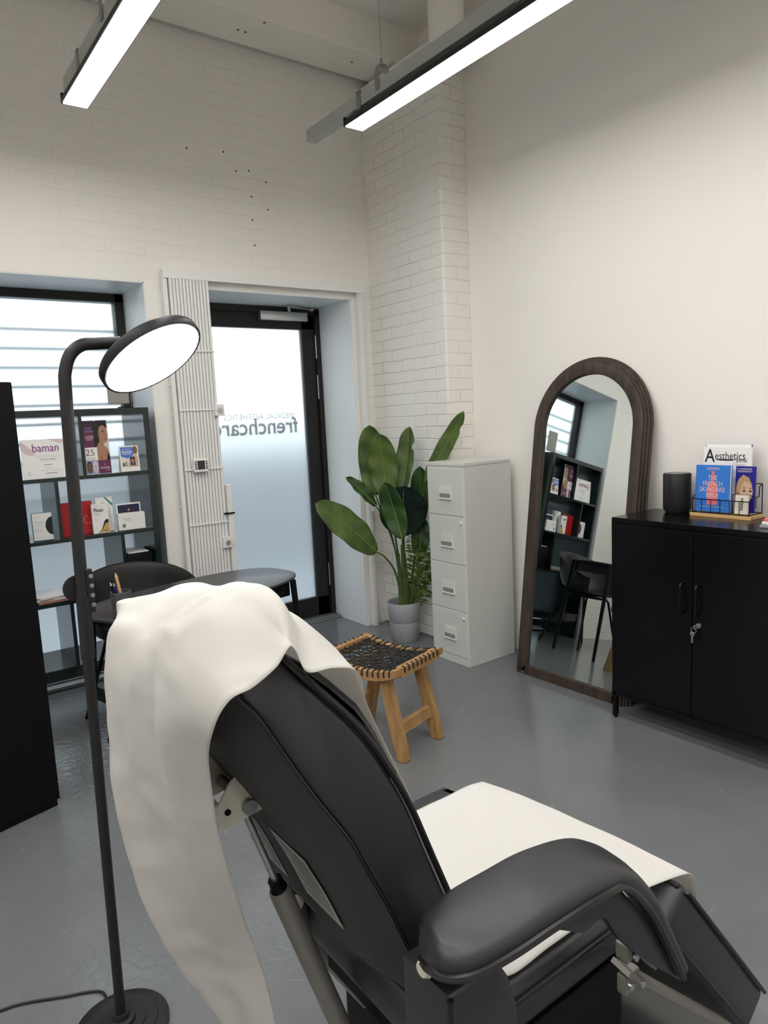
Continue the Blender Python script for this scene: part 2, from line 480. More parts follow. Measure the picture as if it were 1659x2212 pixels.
def thing(name, label, cat, loc, group=None):
    o = bpy.data.objects.new(name, None); COL.objects.link(o); o.location = loc
    o.empty_display_size = .05
    return tag(o, label, cat, group)


def struct(name, mb, m, smooth=0, parent=None):
    o = mb.build(name, m, parent, smooth)
    if parent is None:
        o['kind'] = 'structure'
    return o


def cr(pts, n):
    """Catmull-Rom through points, n samples per span"""
    P = [V(p) for p in pts]; P = [P[0] * 2 - P[1]] + P + [P[-1] * 2 - P[-2]]; out = []
    for i in range(1, len(P) - 2):
        a, b, c, d = P[i - 1:i + 3]
        for k in range(n):
            t = k / n
            out.append(.5 * ((2 * b) + (c - a) * t + (2 * a - 5 * b + 4 * c - d) * t * t + (3 * b - a - 3 * c + d) * t ** 3))
    out.append(P[-2].copy())
    return out


# ================================================================== THE ROOM
XW, YB = 3.255, 4.18            # right wall, window wall
PX, PY = 3.03, 3.385           # brick pier in the corner
XL, YF, ZC = -2.4, -3.0, 4.02
Y_OUT = 4.74

struct('floor', MB().box(XL - .1, XW + .1, YF - .1, Y_OUT - .08, -.1, 0), FLOOR)
struct('ceiling', MB().box(XL - .1, XW + .1, YF - .1, Y_OUT, ZC, ZC + .1), CEIL)
struct('wall_right', MB().box(XW, XW + .15, YF - .1, Y_OUT, -.1, ZC), WALL)
struct('wall_left', MB().box(XL - .15, XL, YF - .1, Y_OUT, -.1, ZC), WALL)
struct('wall_rear', MB().box(XL - .15, XW + .15, YF - .15, YF, -.1, ZC), WALL)
WX0, WX1, WZ1 = .42, 1.42, 2.376        # window opening
DX0, DX1, DZ1 = 1.62, 2.865, 2.364      # door opening
mb = MB()
for x0, x1, z0, z1 in ((XL, WX0, 0, ZC), (WX1, DX0, 0, ZC), (DX1, XW + .1, 0, ZC), (WX0, WX1, WZ1, ZC), (DX0, DX1, DZ1, ZC)):
    mb.box(x0, x1, YB, Y_OUT, z0, z1)
bmesh.ops.remove_doubles(mb.bm, verts=mb.bm.verts[:], dist=1e-5)
struct('wall_window_side', mb, BRICKW)
struct('wall_pier', MB().box(PX, XW + .02, PY, YB + .02, 0, 3.78, .012, 2), BRICKP)
# painted reveals lining the openings
mb = MB()
mb.box(WX0, WX0 + .006, YB + .002, 4.62, .05, WZ1); mb.box(WX1 - .006, WX1, YB + .002, 4.62, .05, WZ1); mb.box(WX0, WX1, YB + .002, 4.62, WZ1 - .006, WZ1)
struct('trim_1', mb, REVEAL)
mb = MB()
mb.box(DX1 - .006, DX1, YB + .002, 4.62, 0, DZ1); mb.box(DX0, DX1, YB + .002, 4.62, DZ1 - .006, DZ1); mb.box(DX0, DX0 + .006, YB + .002, 4.62, 0, DZ1)
struct('trim_2', mb, REVEAL)
# concrete beam and boxed soffit
bm_ = MB()
bm_.box(XL, XW + .05, 3.80, 4.12, 3.80, ZC + .02, .01, 2)
struct('ceiling_beam', bm_, CEIL)
# old plug holes and chips in the painted wall and beam
PLUG = mat('plug_hole', (.10, .09, .08), .8)
mb = MB()
for x, z in ((1.747, 3.165), (1.980, 3.185), (2.143, 3.101), (2.150, 2.947), (2.258, 3.049), (2.145, 2.807), (2.262, 2.884), (2.149, 2.653), (2.057, 3.085)):
    mb.lathe([(0, 0), (.0065, 0)], n=8, mtx=Matrix.Translation((x, YB - .0012, z)) @ Matrix.Rotation(math.pi / 2, 4, 'X'))
for x, y in ((2.129, 3.83), (2.033, 3.975), (2.080, 3.975), (2.810, 3.945)):
    mb.lathe([(0, 0), (.009, 0)], n=8, mtx=Matrix.Translation((x, y, 3.7988)))
struct('trim_5', mb, PLUG)
# pipe boss in the corner below the ceiling
mb = MB(); mb.lathe([(0.0, 0), (.085, 0), (.105, .02), (.105, .44), (.0, .44)], (3.01, 3.262, 3.56), 28)
pb = mb.build('pipe_stub', CEIL, loc=(3.01, 3.262, 3.56)); pb['kind'] = 'structure'

# ------------------------------------------------------------------ window
win = MB()
YG = 4.62
win.box(WX0, WX1, 4.575, 4.665, WZ1 - .058, WZ1 - .006, .004)
win.box(WX0, WX1, 4.575, 4.665, .02, .098, .004)
win.box(WX0, WX0 + .06, 4.575, 4.665, .02, WZ1 - .006, .004)
win.box(WX1 - .062, WX1 - .006, 4.575, 4.665, .02, WZ1 - .006, .004)
window = struct('window_1', win, FRAME, 30)
def pane(x0, x1, y0, y1, z0, z1, parent):
    g_ = MB(); g_.box(x0, x1, y0, y1, z0, z1, m=CLEAR); g_.mi(FROST)
    for f_ in g_.bm.faces:
        if f_.normal.y < -.5:
            f_.material_index = 1
    g_.build('glass', FROST, parent, 0)


pane(WX0 + .055, WX1 - .057, 4.628, 4.632, .094, WZ1 - .054, window)
struct('trim_3', MB().box(WX0, WX1, 4.43, 4.58, 0, .022, .003).box(WX0, WX1, 4.50, 4.58, .02, .034, .003), GREYMET)
# outdoors: shutter slats just behind the pane, pavement, wall added to darken lower panes
mb = MB()
for k in range(12):
    z = .90 + k * .113
    mb.box(WX0 + .012, WX1 - .012, 4.70, 4.712, z, z + .020)
sl = mb.build('shutter', SLAT, loc=(.96, 4.70, .9)); tag(sl, 'blurred horizontal shutter slats behind the frosted window', 'shutter')
struct('ground_outside', MB().box(-6, 9, Y_OUT - .08, 12, -.14, -.02), PAVE)
struct('wall_gradient_aid', MB().box(-6, 9, 7.6, 7.8, -.1, 1.35), OUTW)

# ------------------------------------------------------------------ door
dfr = MB()
dfr.box(DX0, DX1 - .006, 4.60, 4.70, DZ1 - .05, DZ1 - .006, .003)
dfr.box(DX1 - .045, DX1 - .006, 4.60, 4.70, 0, DZ1 - .02, .003)
dfr.box(DX0, DX0 + .05, 4.60, 4.70, 0, DZ1 - .02, .003)
door = struct('door_1', dfr, FRAME, 30)
LX0, LX1 = DX0 + .052, DX1 - .047
lf = MB()
lf.box(LX0, LX1, 4.625, 4.68, 2.205, DZ1 - .052, .004)
lf.box(LX0, LX1, 4.625, 4.68, .012, .172, .004)
lf.box(LX0, LX0 + .105, 4.625, 4.68, .012, DZ1 - .052, .004)
lf.box(2.712, LX1, 4.625, 4.68, .012, DZ1 - .052, .004)
leafd = lf.build('door_leaf', FRAME, door, 30)
pane(LX0 + .1, 2.716, 4.650, 4.655, .168, 2.21, leafd)
for z0, z1 in ((1.995, 2.165), (1.695, 1.872), (.25, .425)):
    h = MB(); h.cyl((2.826, 4.612, z0), (2.826, 4.612, z1), .0105, 14); h.box(2.818, 2.834, 4.605, 4.612, z0, z1, .001)
    h.build('hinge', SILVER, leafd)
cl = MB(); cl.box(2.36, 2.745, 4.575, 4.627, 2.258, 2.322, .006)
clo = cl.build('door_closer', SILVER, leafd)
ar = MB(); ar.bar((2.60, 4.59, 2.328), (2.53, 4.47, 2.335), .018, .006); ar.bar((2.53, 4.47, 2.337), (2.77, 4.58, 2.345), .018, .006); ar.cyl((2.60, 4.59, 2.32), (2.60, 4.59, 2.335), .012, 12)
ar.box(2.76, 2.79, 4.56, 4.60, 2.335, 2.352, .002)
ar.build('closer_arm', SILVER, clo)
# lettering stuck on the street side of the glass, seen from behind
SIGN = mat('sign_film', (.02, .05, .045), .6)
SIGN2 = mat('sign_film_pale', (.22, .30, .29), .6)
sg = MB(); sg.text('frenchcare', (2.655, 4.678, 1.505), (-1, 0, 0), (0, 0, 1), .165, SIGN, 'LEFT', .685, .0025)
sg.text('MEDICAL AESTHETICS', (2.63, 4.678, 1.580), (-1, 0, 0), (0, 0, 1), .058, SIGN2, 'LEFT', .56)
sgo = sg.build('lettering', SIGN, leafd, 0)
sgo['label'] = 'dark reversed lettering on the frosted pane'
struct('trim_4', MB().box(DX0, DX1, 4.52, 4.70, 0, .014, .003).box(DX0, DX1, 4.56, 4.70, .012, .022, .003), GREYMET)

# ================================================================== LIGHTS ON THE CEILING
def batten(name, label, x0, x1, y0, y1, z, rail_y1, hangers, clamps):
    xc = (x0 + x1) / 2
    t = thing(name, label, 'ceiling light', (xc, (y0 + y1) / 2, z), 'linear lights on channel')
    h = MB()
    h.prism([(x0, z), (x0 + .004, z), (x0 + .006, z + .008), (x1 - .006, z + .008), (x1 - .004, z), (x1, z), (x1, z + .022), (x1 - .02, z + .046), (x0 + .02, z + .046), (x0, z + .022)], 'y', y0, y1, m=CHARC)
    h.box(x0 - .001, x1 + .001, y1 - .004, y1 + .006, z - .002, z + .044, .002, m=CHARC)
    h.build('housing', CHARC, t, 30)
    MB().box(x0 + .006, x1 - .006, y0, y1 - .006, z - .0035, z + .007).build('diffuser', TUBE, t, 0)
    r = MB(); rx0, rx1, rz = xc - .031, xc + .027, z + .062
    r.prism([(rx0, rz), (rx1, rz), (rx1, rz + .062), (rx1 - .016, rz + .062), (rx1 - .016, rz + .059), (rx1 - .003, rz + .059), (rx1 - .003, rz + .003), (rx0 + .003, rz + .003), (rx0 + .003, rz + .059), (rx0 + .016, rz + .059), (rx0 + .016, rz + .062), (rx0, rz + .062)], 'y', y0, rail_y1)
    r.build('channel_rail', RAILMET, t, 30)
    for y in clamps:
        c = MB()
        c.box(rx0 - .004, rx0, y - .018, y + .018, rz - .012, rz + .07); c.box(rx1, rx1 + .004, y - .018, y + .018, rz - .012, rz + .07)
        c.box(rx0 - .004, rx1 + .004, y - .018, y + .018, rz + .066, rz + .071); c.box(rx0 + .01, rx1 - .01, y - .014, y + .014, z + .044, rz)
        c.build('clamp', GREYMET, t, 30)
    for y in hangers:
        c = MB(); w_ = .018
        pts = [(rx0 - .003, rz + .02), (rx0 - .003, rz + .10), (xc - .018, rz + .135), (xc + .014, rz + .135), (rx1 + .003, rz + .10), (rx1 + .003, rz + .02)]
        for a, b in zip(pts, pts[1:]):
            c.bar((a[0], y, a[1]), (b[0], y, b[1]), .032, .004, (1, 0, .01) if abs(a[0] - b[0]) < 1e-6 else (0, 0, 1))
        ho = c.build('hanger', GREYMET, t, 30)
        MB().cyl((xc - .002, y, rz + .13), (xc - .002, y, rz + .165), .006, 10).cyl((xc - .002, y, rz + .16), (xc - .002, y, ZC), .0012, 6).build('suspension_wire', GREYMET, ho)
    return t

batten('linear_light', 'lit linear light at top left, its far end above the window', .90, 1.014, -2.4, 3.525, 3.0, 3.565, [1.3, 2.92], [1.9, 3.30])  # lengthened unseen past the camera to add light
batten('linear_light', 'lit linear light over the plant, its grey channel running on past its end', 2.148, 2.262, -2.4, 3.11, 3.0, 3.52, [1.3, 2.85], [1.95, 3.01])  # this one too runs on behind the camera for extra brightness

batten('linear_light', 'added unseen linear light furthest to the left, brightening the room', -1.597, -1.483, -2.4, 3.4, 3.0, 3.45, [1.3, 2.8], [1.0, 3.0])  # added out of view, lights surfaces that face left
batten('linear_light', 'added unseen linear light to the left of the other two, brightening the paper and walls', -.347, -.233, -2.4, 3.4, 3.0, 3.45, [1.3, 2.8], [1.0, 3.0])  # added beyond the left of the view as fill for the paper

# ================================================================== FOLDING GATE ON THE DOOR WALL
g = thing('folding_gate', 'white folding security gate drawn aside beside the door', 'gate', (1.66, 4.14, 0))
t = MB(); t.box(1.515, 2.935, YB - .055, YB - .002, 2.408, 2.45, .003); t.box(1.515, 2.935, YB - .06, YB - .052, 2.398, 2.45)
t.build('top_rail', GRILLE, g, 30)
b = MB()
for k in range(12):
    x = 1.548 + k * .0205
    b.box(x, x + .0165, YB - .058, YB - .035, .03, 2.405, .003)
    b.box(x + .0165, x + .0206, YB - .046, YB - .040, .03, 2.405)
b.build('folded_bars', GRILLE, g, 30)
p = MB(); p.box(1.513, 1.54, YB - .05, YB - .002, 0, 2.43, .003)
for z in (.42, .72, 1.05, 1.28, 1.60, 1.78):
    p.lathe([(0, 0), (.008, 0), (.006, .006), (0, .008)], n=10, mtx=Matrix.Translation((1.512, YB - .03, z)) @ Matrix.Rotation(-math.pi / 2, 4, 'Y'))
p.build('side_post', GRILLE, g, 30)
for z in (1.98, 1.63, 1.27, .93, .58):
    l = MB(); l.box(1.545, 1.795, YB - .064, YB - .058, z - .005, z + .005, .001)
    for k in range(12):
        x = 1.5545 + k * .0205
        l.lathe([(0, .004), (.004, .003), (.006, 0)], n=10, mtx=Matrix.Translation((x, YB - .063, z)) @ Matrix.Rotation(math.pi / 2, 4, 'X'))
    l.build('lattice_link', GRILLE, g)
for x, z in ((1.790, 1.625), (1.775, .80)):
    k = MB(); k.box(x - .03, x + .03, YB - .085, YB - .05, z - .035, z + .035, .004)
    ko = k.build('lock_case', GRILLE, g, 30)
    MB().lathe([(0, .014), (.012, .014), (.015, .008), (.015, 0)], n=18, mtx=Matrix.Translation((x, YB - .085, z)) @ Matrix.Rotation(math.pi / 2, 4, 'X')).build('lock_barrel', SILVER, ko)
MB().box(1.80, 1.835, YB - .07, YB - .03, .03, 1.16, .003).build('lock_bar', GRILLE, g, 30)
MB().box(1.775, 1.842, YB - .078, YB - .025, .975, .985, .003).build('tie_strap', BLACKMAT, g)
q = MB(); q.box(2.895, 2.93, YB - .05, YB - .002, 0, 2.41, .003); q.box(2.905, 2.918, YB - .056, YB - .05, .05, 2.40)
qo = q.build('catch_post', GRILLE, g, 30)
for z in (1.46, .90):
    MB().box(2.915, 2.955, YB - .07, YB - .048, z - .04, z + .04, .003).build('catch_plate', GRILLE, qo, 30)
th = thing('thermostat', 'small white thermostat with dark screen hung on the folding gate', 'thermostat', (1.636, YB - .085, 1.255))
MB().box(1.590, 1.682, YB - .099, YB - .0702, 1.255, 1.338, .006, 3).build('case', WHITE, th, 30)
MB().box(1.613, 1.659, YB - .1005, YB - .097, 1.272, 1.325).build('screen', SCREEN, th, 0)
for x in (1.598, 1.666):
    for i in range(4):
        MB().box(x, x + .009, YB - .1005, YB - .097, 1.273 + i * .0135, 1.282 + i * .0135).build('button', CHARC, th, 0)

# ================================================================== BOOKSHELF IN THE WINDOW
sx0, sx1, sy0, sy1 = .583, 1.352, 4.10, 4.50
s = thing('bookshelf', 'dark green open bookshelf standing in front of the frosted window', 'bookshelf', ((sx0 + sx1) / 2, 4.25, 0))
T = .024
for x in (sx0, sx1 - .034):
    m_ = MB(); m_.box(x, x + .034, sy0, sy1, 0, 1.62, .002); m_.build('side_panel', SHELFG, s, 30)
MB().box(sx0, sx1, sy0, sy1, 1.618, 1.656, .002).build('top_panel', SHELFG, s, 30)
for z in (1.272, .935, .588, .212):
    MB().box(sx0 + .034, sx1 - .034, sy0 + .003, sy1, z, z + T - .003, .0015).build('shelf_board', SHELFG, s, 30)
for x, z0, z1 in ((.962, 1.292, 1.62), (.808, .955, 1.274), (1.13, .608, .937), (.82, .234, .59)):
    MB().box(x, x + T - .004, sy0 + .003, sy1, z0, z1, .0015).build('divider', SHELFG, s, 30)
MB().box(sx0, sx1, sy0 + .01, sy0 + .03, .165, .212).build('plinth', SHELFG, s, 30)
R1, R2, R3 = 1.2942, .9572, .6102


def placard(name, label, cat, x0, x1, z0, z1, y, tilt, draw, thick=.004, back=P_WHITE, group=None):
    """an upright printed card facing the room, leaning back by tilt; draw(mb, point) adds the printing"""
    t = thing(name, label, cat, ((x0 + x1) / 2, y, z0), group)
    u = V((0, math.sin(tilt), math.cos(tilt))); nrm = V((0, -math.cos(tilt), math.sin(tilt))); W, H = x1 - x0, z1 - z0
    o = V((x0, y, z0))
    P = lambda a, b, k=0: o + V((1, 0, 0)) * a * W + u * b * H + nrm * (.0004 + k * .0003)
    c = MB(); t2 = bmesh.new(); bmesh.ops.create_cube(t2, size=1)
    for v in t2.verts:
        v.co = o + V((1, 0, 0)) * (v.co.x + .5) * W + u * (v.co.z + .5) * H - nrm * (v.co.y + .5) * thick
    c._add(t2, back)
    c.build('card', back, t, 0)
    d = MB(); draw(d, P, u, W, H)
    d.build('print', P_INK, t, 0)
    return t


def poly(mb, P, pts, m, k=0):
    mb.quad([P(a, b, k) for a, b in pts], m)


def ell(cx, cy, rx, ry, n=24, a0=0, a1=360, rot=0):
    out = []
    for i in range(n):
        a = math.radians(a0 + (a1 - a0) * i / (n if a1 - a0 == 360 else n - 1))
        x, y = rx * math.cos(a), ry * math.sin(a)
        out.append((cx + x * math.cos(rot) - y * math.sin(rot), cy + x * math.sin(rot) + y * math.cos(rot)))
    return out


def lines(mb, P, specs, m, k=1):
    for x0, x1, y, h in specs:
        poly(mb, P, [(x0, y), (x1, y), (x1, y + h), (x0, y + h)], m, k)


def draw_cert(mb, P, u, W, H):
    poly(mb, P, [(0, .97), (.12, .84), (.30, .66), (.22, .58), (.10, .62), (0, .72)], P_PINKISH, 0)
    poly(mb, P, [(.55, 1), (.75, .90), (1, .86), (1, .95), (.8, .98)], P_PINKISH, 0)
    mb.text('baman', P(.50, .77, 2), (1, 0, 0), u, .060, P_VIOLET, 'CENTER', .54 * W, .0004)
    lines(mb, P, [(.25, .75, .665, .012), (.24, .78, .575, .012), (.24, .78, .535, .012), (.44, .56, .415, .01), (.42, .62, .25, .012), (.36, .80, .185, .014), (.42, .70, .03, .01)], P_LGREY)
    mb.text('CERTIFICATE OF MEMBERSHIP', P(.52, .475, 1), (1, 0, 0), u, .012, P_GREY, 'CENTER', .34 * W)
    lines(mb, P, [(.43, .60, .33, .022), (.44, .68, .11, .024), (.08, .14, .155, .012), (.05, .16, .10, .01)], P_GREY)


cert = placard('certificate', 'white membership certificate in clear stand, top left cell of the dark bookshelf', 'certificate', .672, .915, R1, R1 + .21, 4.135, .10, draw_cert)
fr = MB(); fr.box(.664, .924, 4.137, 4.139, R1 + .001, R1 + .232, mtx=Matrix.Translation((0, 4.14, R1)) @ Matrix.Rotation(-.10, 4, 'X') @ Matrix.Translation((0, -4.133, -R1)))
fr.build('acrylic_stand', ACRYL, cert, 0)


def draw_poster(mb, P, u, W, H):
    poly(mb, P, [(0, 0), (1, 0), (1, 1), (0, 1)], P_LGREY, 0)
    poly(mb, P, [(0, .5), (.45, .5), (.45, 1), (0, 1)], P_PURPLE, 1)
    poly(mb, P, [(0, .84), (.45, .80), (.45, 1), (0, 1)], P_DPURPLE, 2)
    poly(mb, P, [(.42, .97), (.55, 1.0), (.95, 1.0), (.97, .86), (.80, .80), (.72, .62), (.58, .52), (.42, .48), (.40, .72)], P_HAIR, 3)
    poly(mb, P, [(.47, .20), (.46, .42), (.50, .52), (.62, .60), (.63, .66), (.80, .60), (.80, .52), (.93, .47), (1, .36), (1, .20)], P_SKIN, 4)
    poly(mb, P, [(.62, .66), (.60, .78), (.66, .88), (.80, .91), (.93, .86), (.955, .76), (.985, .71), (.955, .69), (.96, .655), (.935, .64), (.93, .60), (.86, .575), (.74, .60)], P_SKIN, 5)
    poly(mb, P, [(.60, .86), (.66, .90), (.80, .92), (.95, .88), (.97, .95), (.85, 1.0), (.62, .99)], P_HAIR, 6)
    poly(mb, P, ell(.615, .745, .03, .035, 12), P_SKIN2, 6)
    poly(mb, P, [(.72, .785), (.80, .80), (.86, .785), (.80, .775)], P_HAIR, 6); poly(mb, P, [(.90, .785), (.95, .79), (.95, .775)], P_HAIR, 6)
    poly(mb, P, [(.70, .81), (.80, .825), (.87, .805), (.80, .815)], P_HAIR, 6)
    poly(mb, P, [(.85, .64), (.90, .655), (.955, .65), (.90, .63)], P_MAROON, 6)
    poly(mb, P, [(.60, .20), (.62, .33), (.66, .36), (.65, .20)], P_SKIN2, 5)
    poly(mb, P, [(.86, .26), (.92, .40), (1, .30), (1, .2), (.86, .2)], P_HAIR, 6)
    poly(mb, P, [(0, .26), (.49, .26), (.49, .50), (0, .50)], P_WHITE, 7)
    poly(mb, P, [(0, 0), (.49, 0), (.49, .26), (0, .26)], P_LILAC, 7)
    poly(mb, P, [(.49, 0), (1, 0), (1, .25), (.49, .25)], P_PURPLE, 7)
    for cx, mm in ((.13, P_SKIN2), (.36, P_PINKISH)):
        poly(mb, P, ell(cx, .13, .11, .115, 18), P_HAIR if cx < .2 else P_LGREY, 8); poly(mb, P, ell(cx, .12, .085, .095, 18), mm, 9)
        for e in (-.035, .035):
            poly(mb, P, ell(cx + e, .14, .018, .009, 8), P_HAIR, 10)
        poly(mb, P, ell(cx, .07, .025, .01, 8), P_MAROON, 10)
    mb.text('25', P(.20, .40, 9), (1, 0, 0), u, .05, P_PURPLE, 'CENTER', None, -.0004)
    mb.text('SCULPTRA', P(.24, .29, 9), (1, 0, 0), u, .012, P_COPPER, 'CENTER', .32 * W)
    mb.text('SCULPTRA', P(.745, .105, 9), (1, 0, 0), u, .016, P_WHITE, 'CENTER', .38 * W)
    mb.text('6', P(.745, .175, 9), (1, 0, 0), u, .028, P_WHITE, 'CENTER', .05 * W, -.001)
    mb.text('WE MET', P(.20, .855, 9), (1, 0, 0), u, .016, P_LILAC, 'CENTER', .28 * W)
    mb.text('SCULPTRA', P(.22, .80, 9), (1, 0, 0), u, .016, P_LILAC, 'CENTER', .36 * W)
    lines(mb, P, [(.04, .40, .70, .012), (.04, .40, .668, .012), (.10, .32, .636, .012), (.78, .94, .06, .008)], P_PINKISH, 9)


placard('poster', 'purple poster with a dark-haired woman, top right cell of the bookshelf', 'poster', .990, 1.122, R1, R1 + .298, 4.13, .02, draw_poster)


def draw_mole(mb, P, u, W, H):
    poly(mb, P, [(.06, .17), (.94, .17), (.94, .95), (.06, .95)], P_BEIGE, 0)
    poly(mb, P, [(.40, .17), (.46, .45), (.60, .60), (.85, .62), (.94, .55), (.94, .17)], P_FAIR, 1)
    poly(mb, P, ell(.83, .82, .13, .16, 18), P_SKIN2, 2)
    poly(mb, P, [(.06, .95), (.72, .95), (.74, .65), (.42, .50), (.06, .60)], P_BLUE, 3)
    poly(mb, P, [(.52, .22), (.78, .22), (.78, .56), (.52, .56)], P_NAVY, 4)
    poly(mb, P, ell(.65, .40, .09, .075, 16), P_COPPER, 5); poly(mb, P, ell(.65, .40, .04, .032, 12), P_SKIN2, 6)
    poly(mb, P, ell(.65, .27, .022, .022, 10), P_WHITE, 5)
    lines(mb, P, [(.10, .24, .20, .14)], P_SKIN2, 2); lines(mb, P, [(.26, .36, .19, .20)], P_GREY, 2)
    mb.text('Get your mole', P(.38, .79, 5), (1, 0, 0), u, .012, P_WHITE, 'CENTER', .52 * W, .0002)
    mb.text('checked here', P(.38, .735, 5), (1, 0, 0), u, .012, P_WHITE, 'CENTER', .52 * W, .0002)
    lines(mb, P, [(.16, .58, .86, .02), (.16, .62, .68, .012), (.16, .62, .655, .012)], P_PINKISH, 5)
    lines(mb, P, [(.28, .76, .085, .012)], P_LGREY, 1)


pl = placard('leaflet_stand', 'small white stand with blue leaflet, right end of top shelf', 'leaflet', 1.176, 1.283, R1, R1 + .147, 4.125, .12, draw_mole)
MB().prism([(4.13, R1 + .001), (4.185, R1 + .001), (4.150, R1 + .142), (4.146, R1 + .142)], 'x', 1.178, 1.281).build('support', P_WHITE, pl, 0)


def carton(name, label, x0, x1, y0, y1, z0, z1, side, draw, rot=0, cat='box', group=None):
    """a carton on the shelf: body mesh + printed front"""
    t = thing(name, label, cat, ((x0 + x1) / 2, (y0 + y1) / 2, z0), group)
    c = V(((x0 + x1) / 2, (y0 + y1) / 2, 0)); Mx = Matrix.Translation(c) @ Matrix.Rotation(rot, 4, 'Z') @ Matrix.Translation(-c)
    MB().box(x0, x1, y0, y1, z0, z1, .001, 1, m=side, mtx=Mx).build('body', side, t, 30)
    W, H = x1 - x0, z1 - z0; xd = (Mx.to_3x3() @ V((1, 0, 0))); u = V((0, 0, 1)); nn = Mx.to_3x3() @ V((0, -1, 0))
    o = Mx @ V((x0, y0, z0))
    P = lambda a, b, k=0: o + xd * a * W + u * b * H + nn * (.0006 + k * .0003)
    d = MB(); draw(d, P, u, W, H, xd); d.build('print', P_INK, t, 0)
    return t


def d_round(mb, P, u, W, H, xd):
    poly(mb, P, [(.03, .02), (.98, .02), (.98, .99), (.03, .99)], P_WHITE, 0)
    poly(mb, P, [(.98, .86)] + [(1 - .36 * math.sin(math.radians(a)), .52 + .33 * math.cos(math.radians(a))) for a in range(10, 171, 10)] + [(.98, .18)], P_INK, 1)
    lines(mb, P, [(.10, .32, .86, .012), (.10, .55, .66, .03), (.10, .50, .58, .02), (.10, .16, .46, .02), (.10, .48, .40, .015), (.10, .44, .34, .015), (.12, .30, .12, .015)], P_LGREY)


carton('skincare_box', 'white box with a black half circle and teal edge, middle shelf left cell', .684, .785, 4.13, 4.16, R2, R2 + .152, P_TEAL, d_round, -.12)


def d_red(mb, P, u, W, H, xd):
    poly(mb, P, [(0, 0), (1, 0), (1, 1), (0, 1)], P_RED, 0)
    for a in range(0, 360, 36):
        c = (.83 + .13 * math.cos(math.radians(a)), .44 + .12 * math.sin(math.radians(a)))
        if 100 > a > 0 or a > 320:
            continue
        poly(mb, P, ell(c[0], c[1], .016, .014, 8), P_WHITE, 1)
    lines(mb, P, [(.74, .95, .10, .006)], P_PINKISH)


carton('gift_box', 'red box standing behind the lamp pole on the middle shelf', .840, 1.004, 4.165, 4.20, R2, R2 + .187, P_MAROON, d_red)


def d_plin(mb, P, u, W, H, xd):
    poly(mb, P, [(.02, .01), (.98, .01), (.98, .99), (.02, .99)], P_WHITE, 0)
    mb.text('Plinest', P(.40, .80, 1), xd, u, .032, P_INK, 'CENTER', .58 * W, .0006)
    lines(mb, P, [(.14, .52, .66, .014), (.14, .55, .635, .008), (.14, .30, .50, .012), (.17, .28, .46, .02)], P_GREY)
    poly(mb, P, [(.30, .03), (.50, .12), (.62, .28), (.72, .42), (.85, .48), (.98, .46), (.98, .03)], P_INK, 1)
    poly(mb, P, [(.36, .03), (.56, .12), (.68, .26), (.80, .34), (.98, .36), (.98, .03)], P_GOLD, 2)
    lines(mb, P, [(.62, .90, .08, .02)], P_INK, 3)
    lines(mb, P, [(.14, .5, .93, .01)], P_LGREY)


carton('serum_box', 'white box reading Plinest with a yellow corner, in front of the red box', .990, 1.077, 4.118, 4.148, R2, R2 + .166, P_WHITE, d_plin, -.06)


def d_tall(mb, P, u, W, H, xd):
    poly(mb, P, [(.30, 1), (.5, 1), (1, .72), (1, .80), (.62, 1), (.5, 1)], P_TEAL, 1)
    poly(mb, P, [(.62, .40), (.66, .70), (.63, .82), (.59, .55)], P_GREY, 1); poly(mb, P, [(.78, .35), (.82, .55), (.79, .70), (.76, .5)], P_LGREY, 1)
    lines(mb, P, [(.80, .86, .2, .3)], P_LGREY)
    poly(mb, P, [(.55, .0), (.62, 0), (.92, .18), (.9, .2)], P_LGREY, 1)
    mb.text('NATULIKE', P(.42, .60, 1), u, -xd, .018, P_INK, 'CENTER', .5 * H)


carton('ampoule_box', 'tall white box with pale green stripes behind the yellow-cornered box', 1.026, 1.118, 4.17, 4.20, R2, R2 + .199, P_WHITE, d_tall, -.08)


def d_hold(mb, P, u, W, H, xd):
    poly(mb, P, [(.01, .01), (.99, .01), (.99, .99), (.01, .99)], P_WHITE, 0)
    mb.text('PROFHILO', P(.34, .66, 1), xd, u, .013, P_GREY, 'CENTER', .32 * W)
    lines(mb, P, [(.22, .52, .56, .02), (.22, .46, .51, .02)], P_LGREY)
    poly(mb, P, ell(.20, .27, .07, .13, 20), P_GREY, 1); poly(mb, P, ell(.20, .27, .045, .085, 16), P_TEAL, 2)
    mb.text('hpl', P(.78, .50, 1), xd, u, .085, P_LGREY, 'CENTER', .28 * W, -.003)
    mb.tube([P(a, b, 1) for a, b in ell(.09, .92, .08, .14, 10, 180, 360)], .0004, 4, P_LGREY)


carton('card_holder', 'low white carton holding a dark greeting card, right end of middle shelf', 1.130, 1.281, 4.12, 4.16, R2, R2 + .097, P_WHITE, d_hold, -.05)


def draw_love(mb, P, u, W, H):
    poly(mb, P, [(.05, .03), (.95, .03), (.95, .94), (.05, .94)], P_NAVY, 0)
    poly(mb, P, [(.5, .66), (.455, .73), (.465, .77), (.49, .77), (.5, .75), (.51, .77), (.535, .77), (.545, .73)], P_COPPER, 1)
    mb.text('love you much', P(.5, .58, 1), (1, 0, 0), u, .025, P_GOLD, 'CENTER', .66 * W, -.0002, .3)


placard('greeting_card', 'dark blue card reading love you much in the low white carton', 'card', 1.136, 1.274, R2 + .004, R2 + .152, 4.162, .03, draw_love, .003)
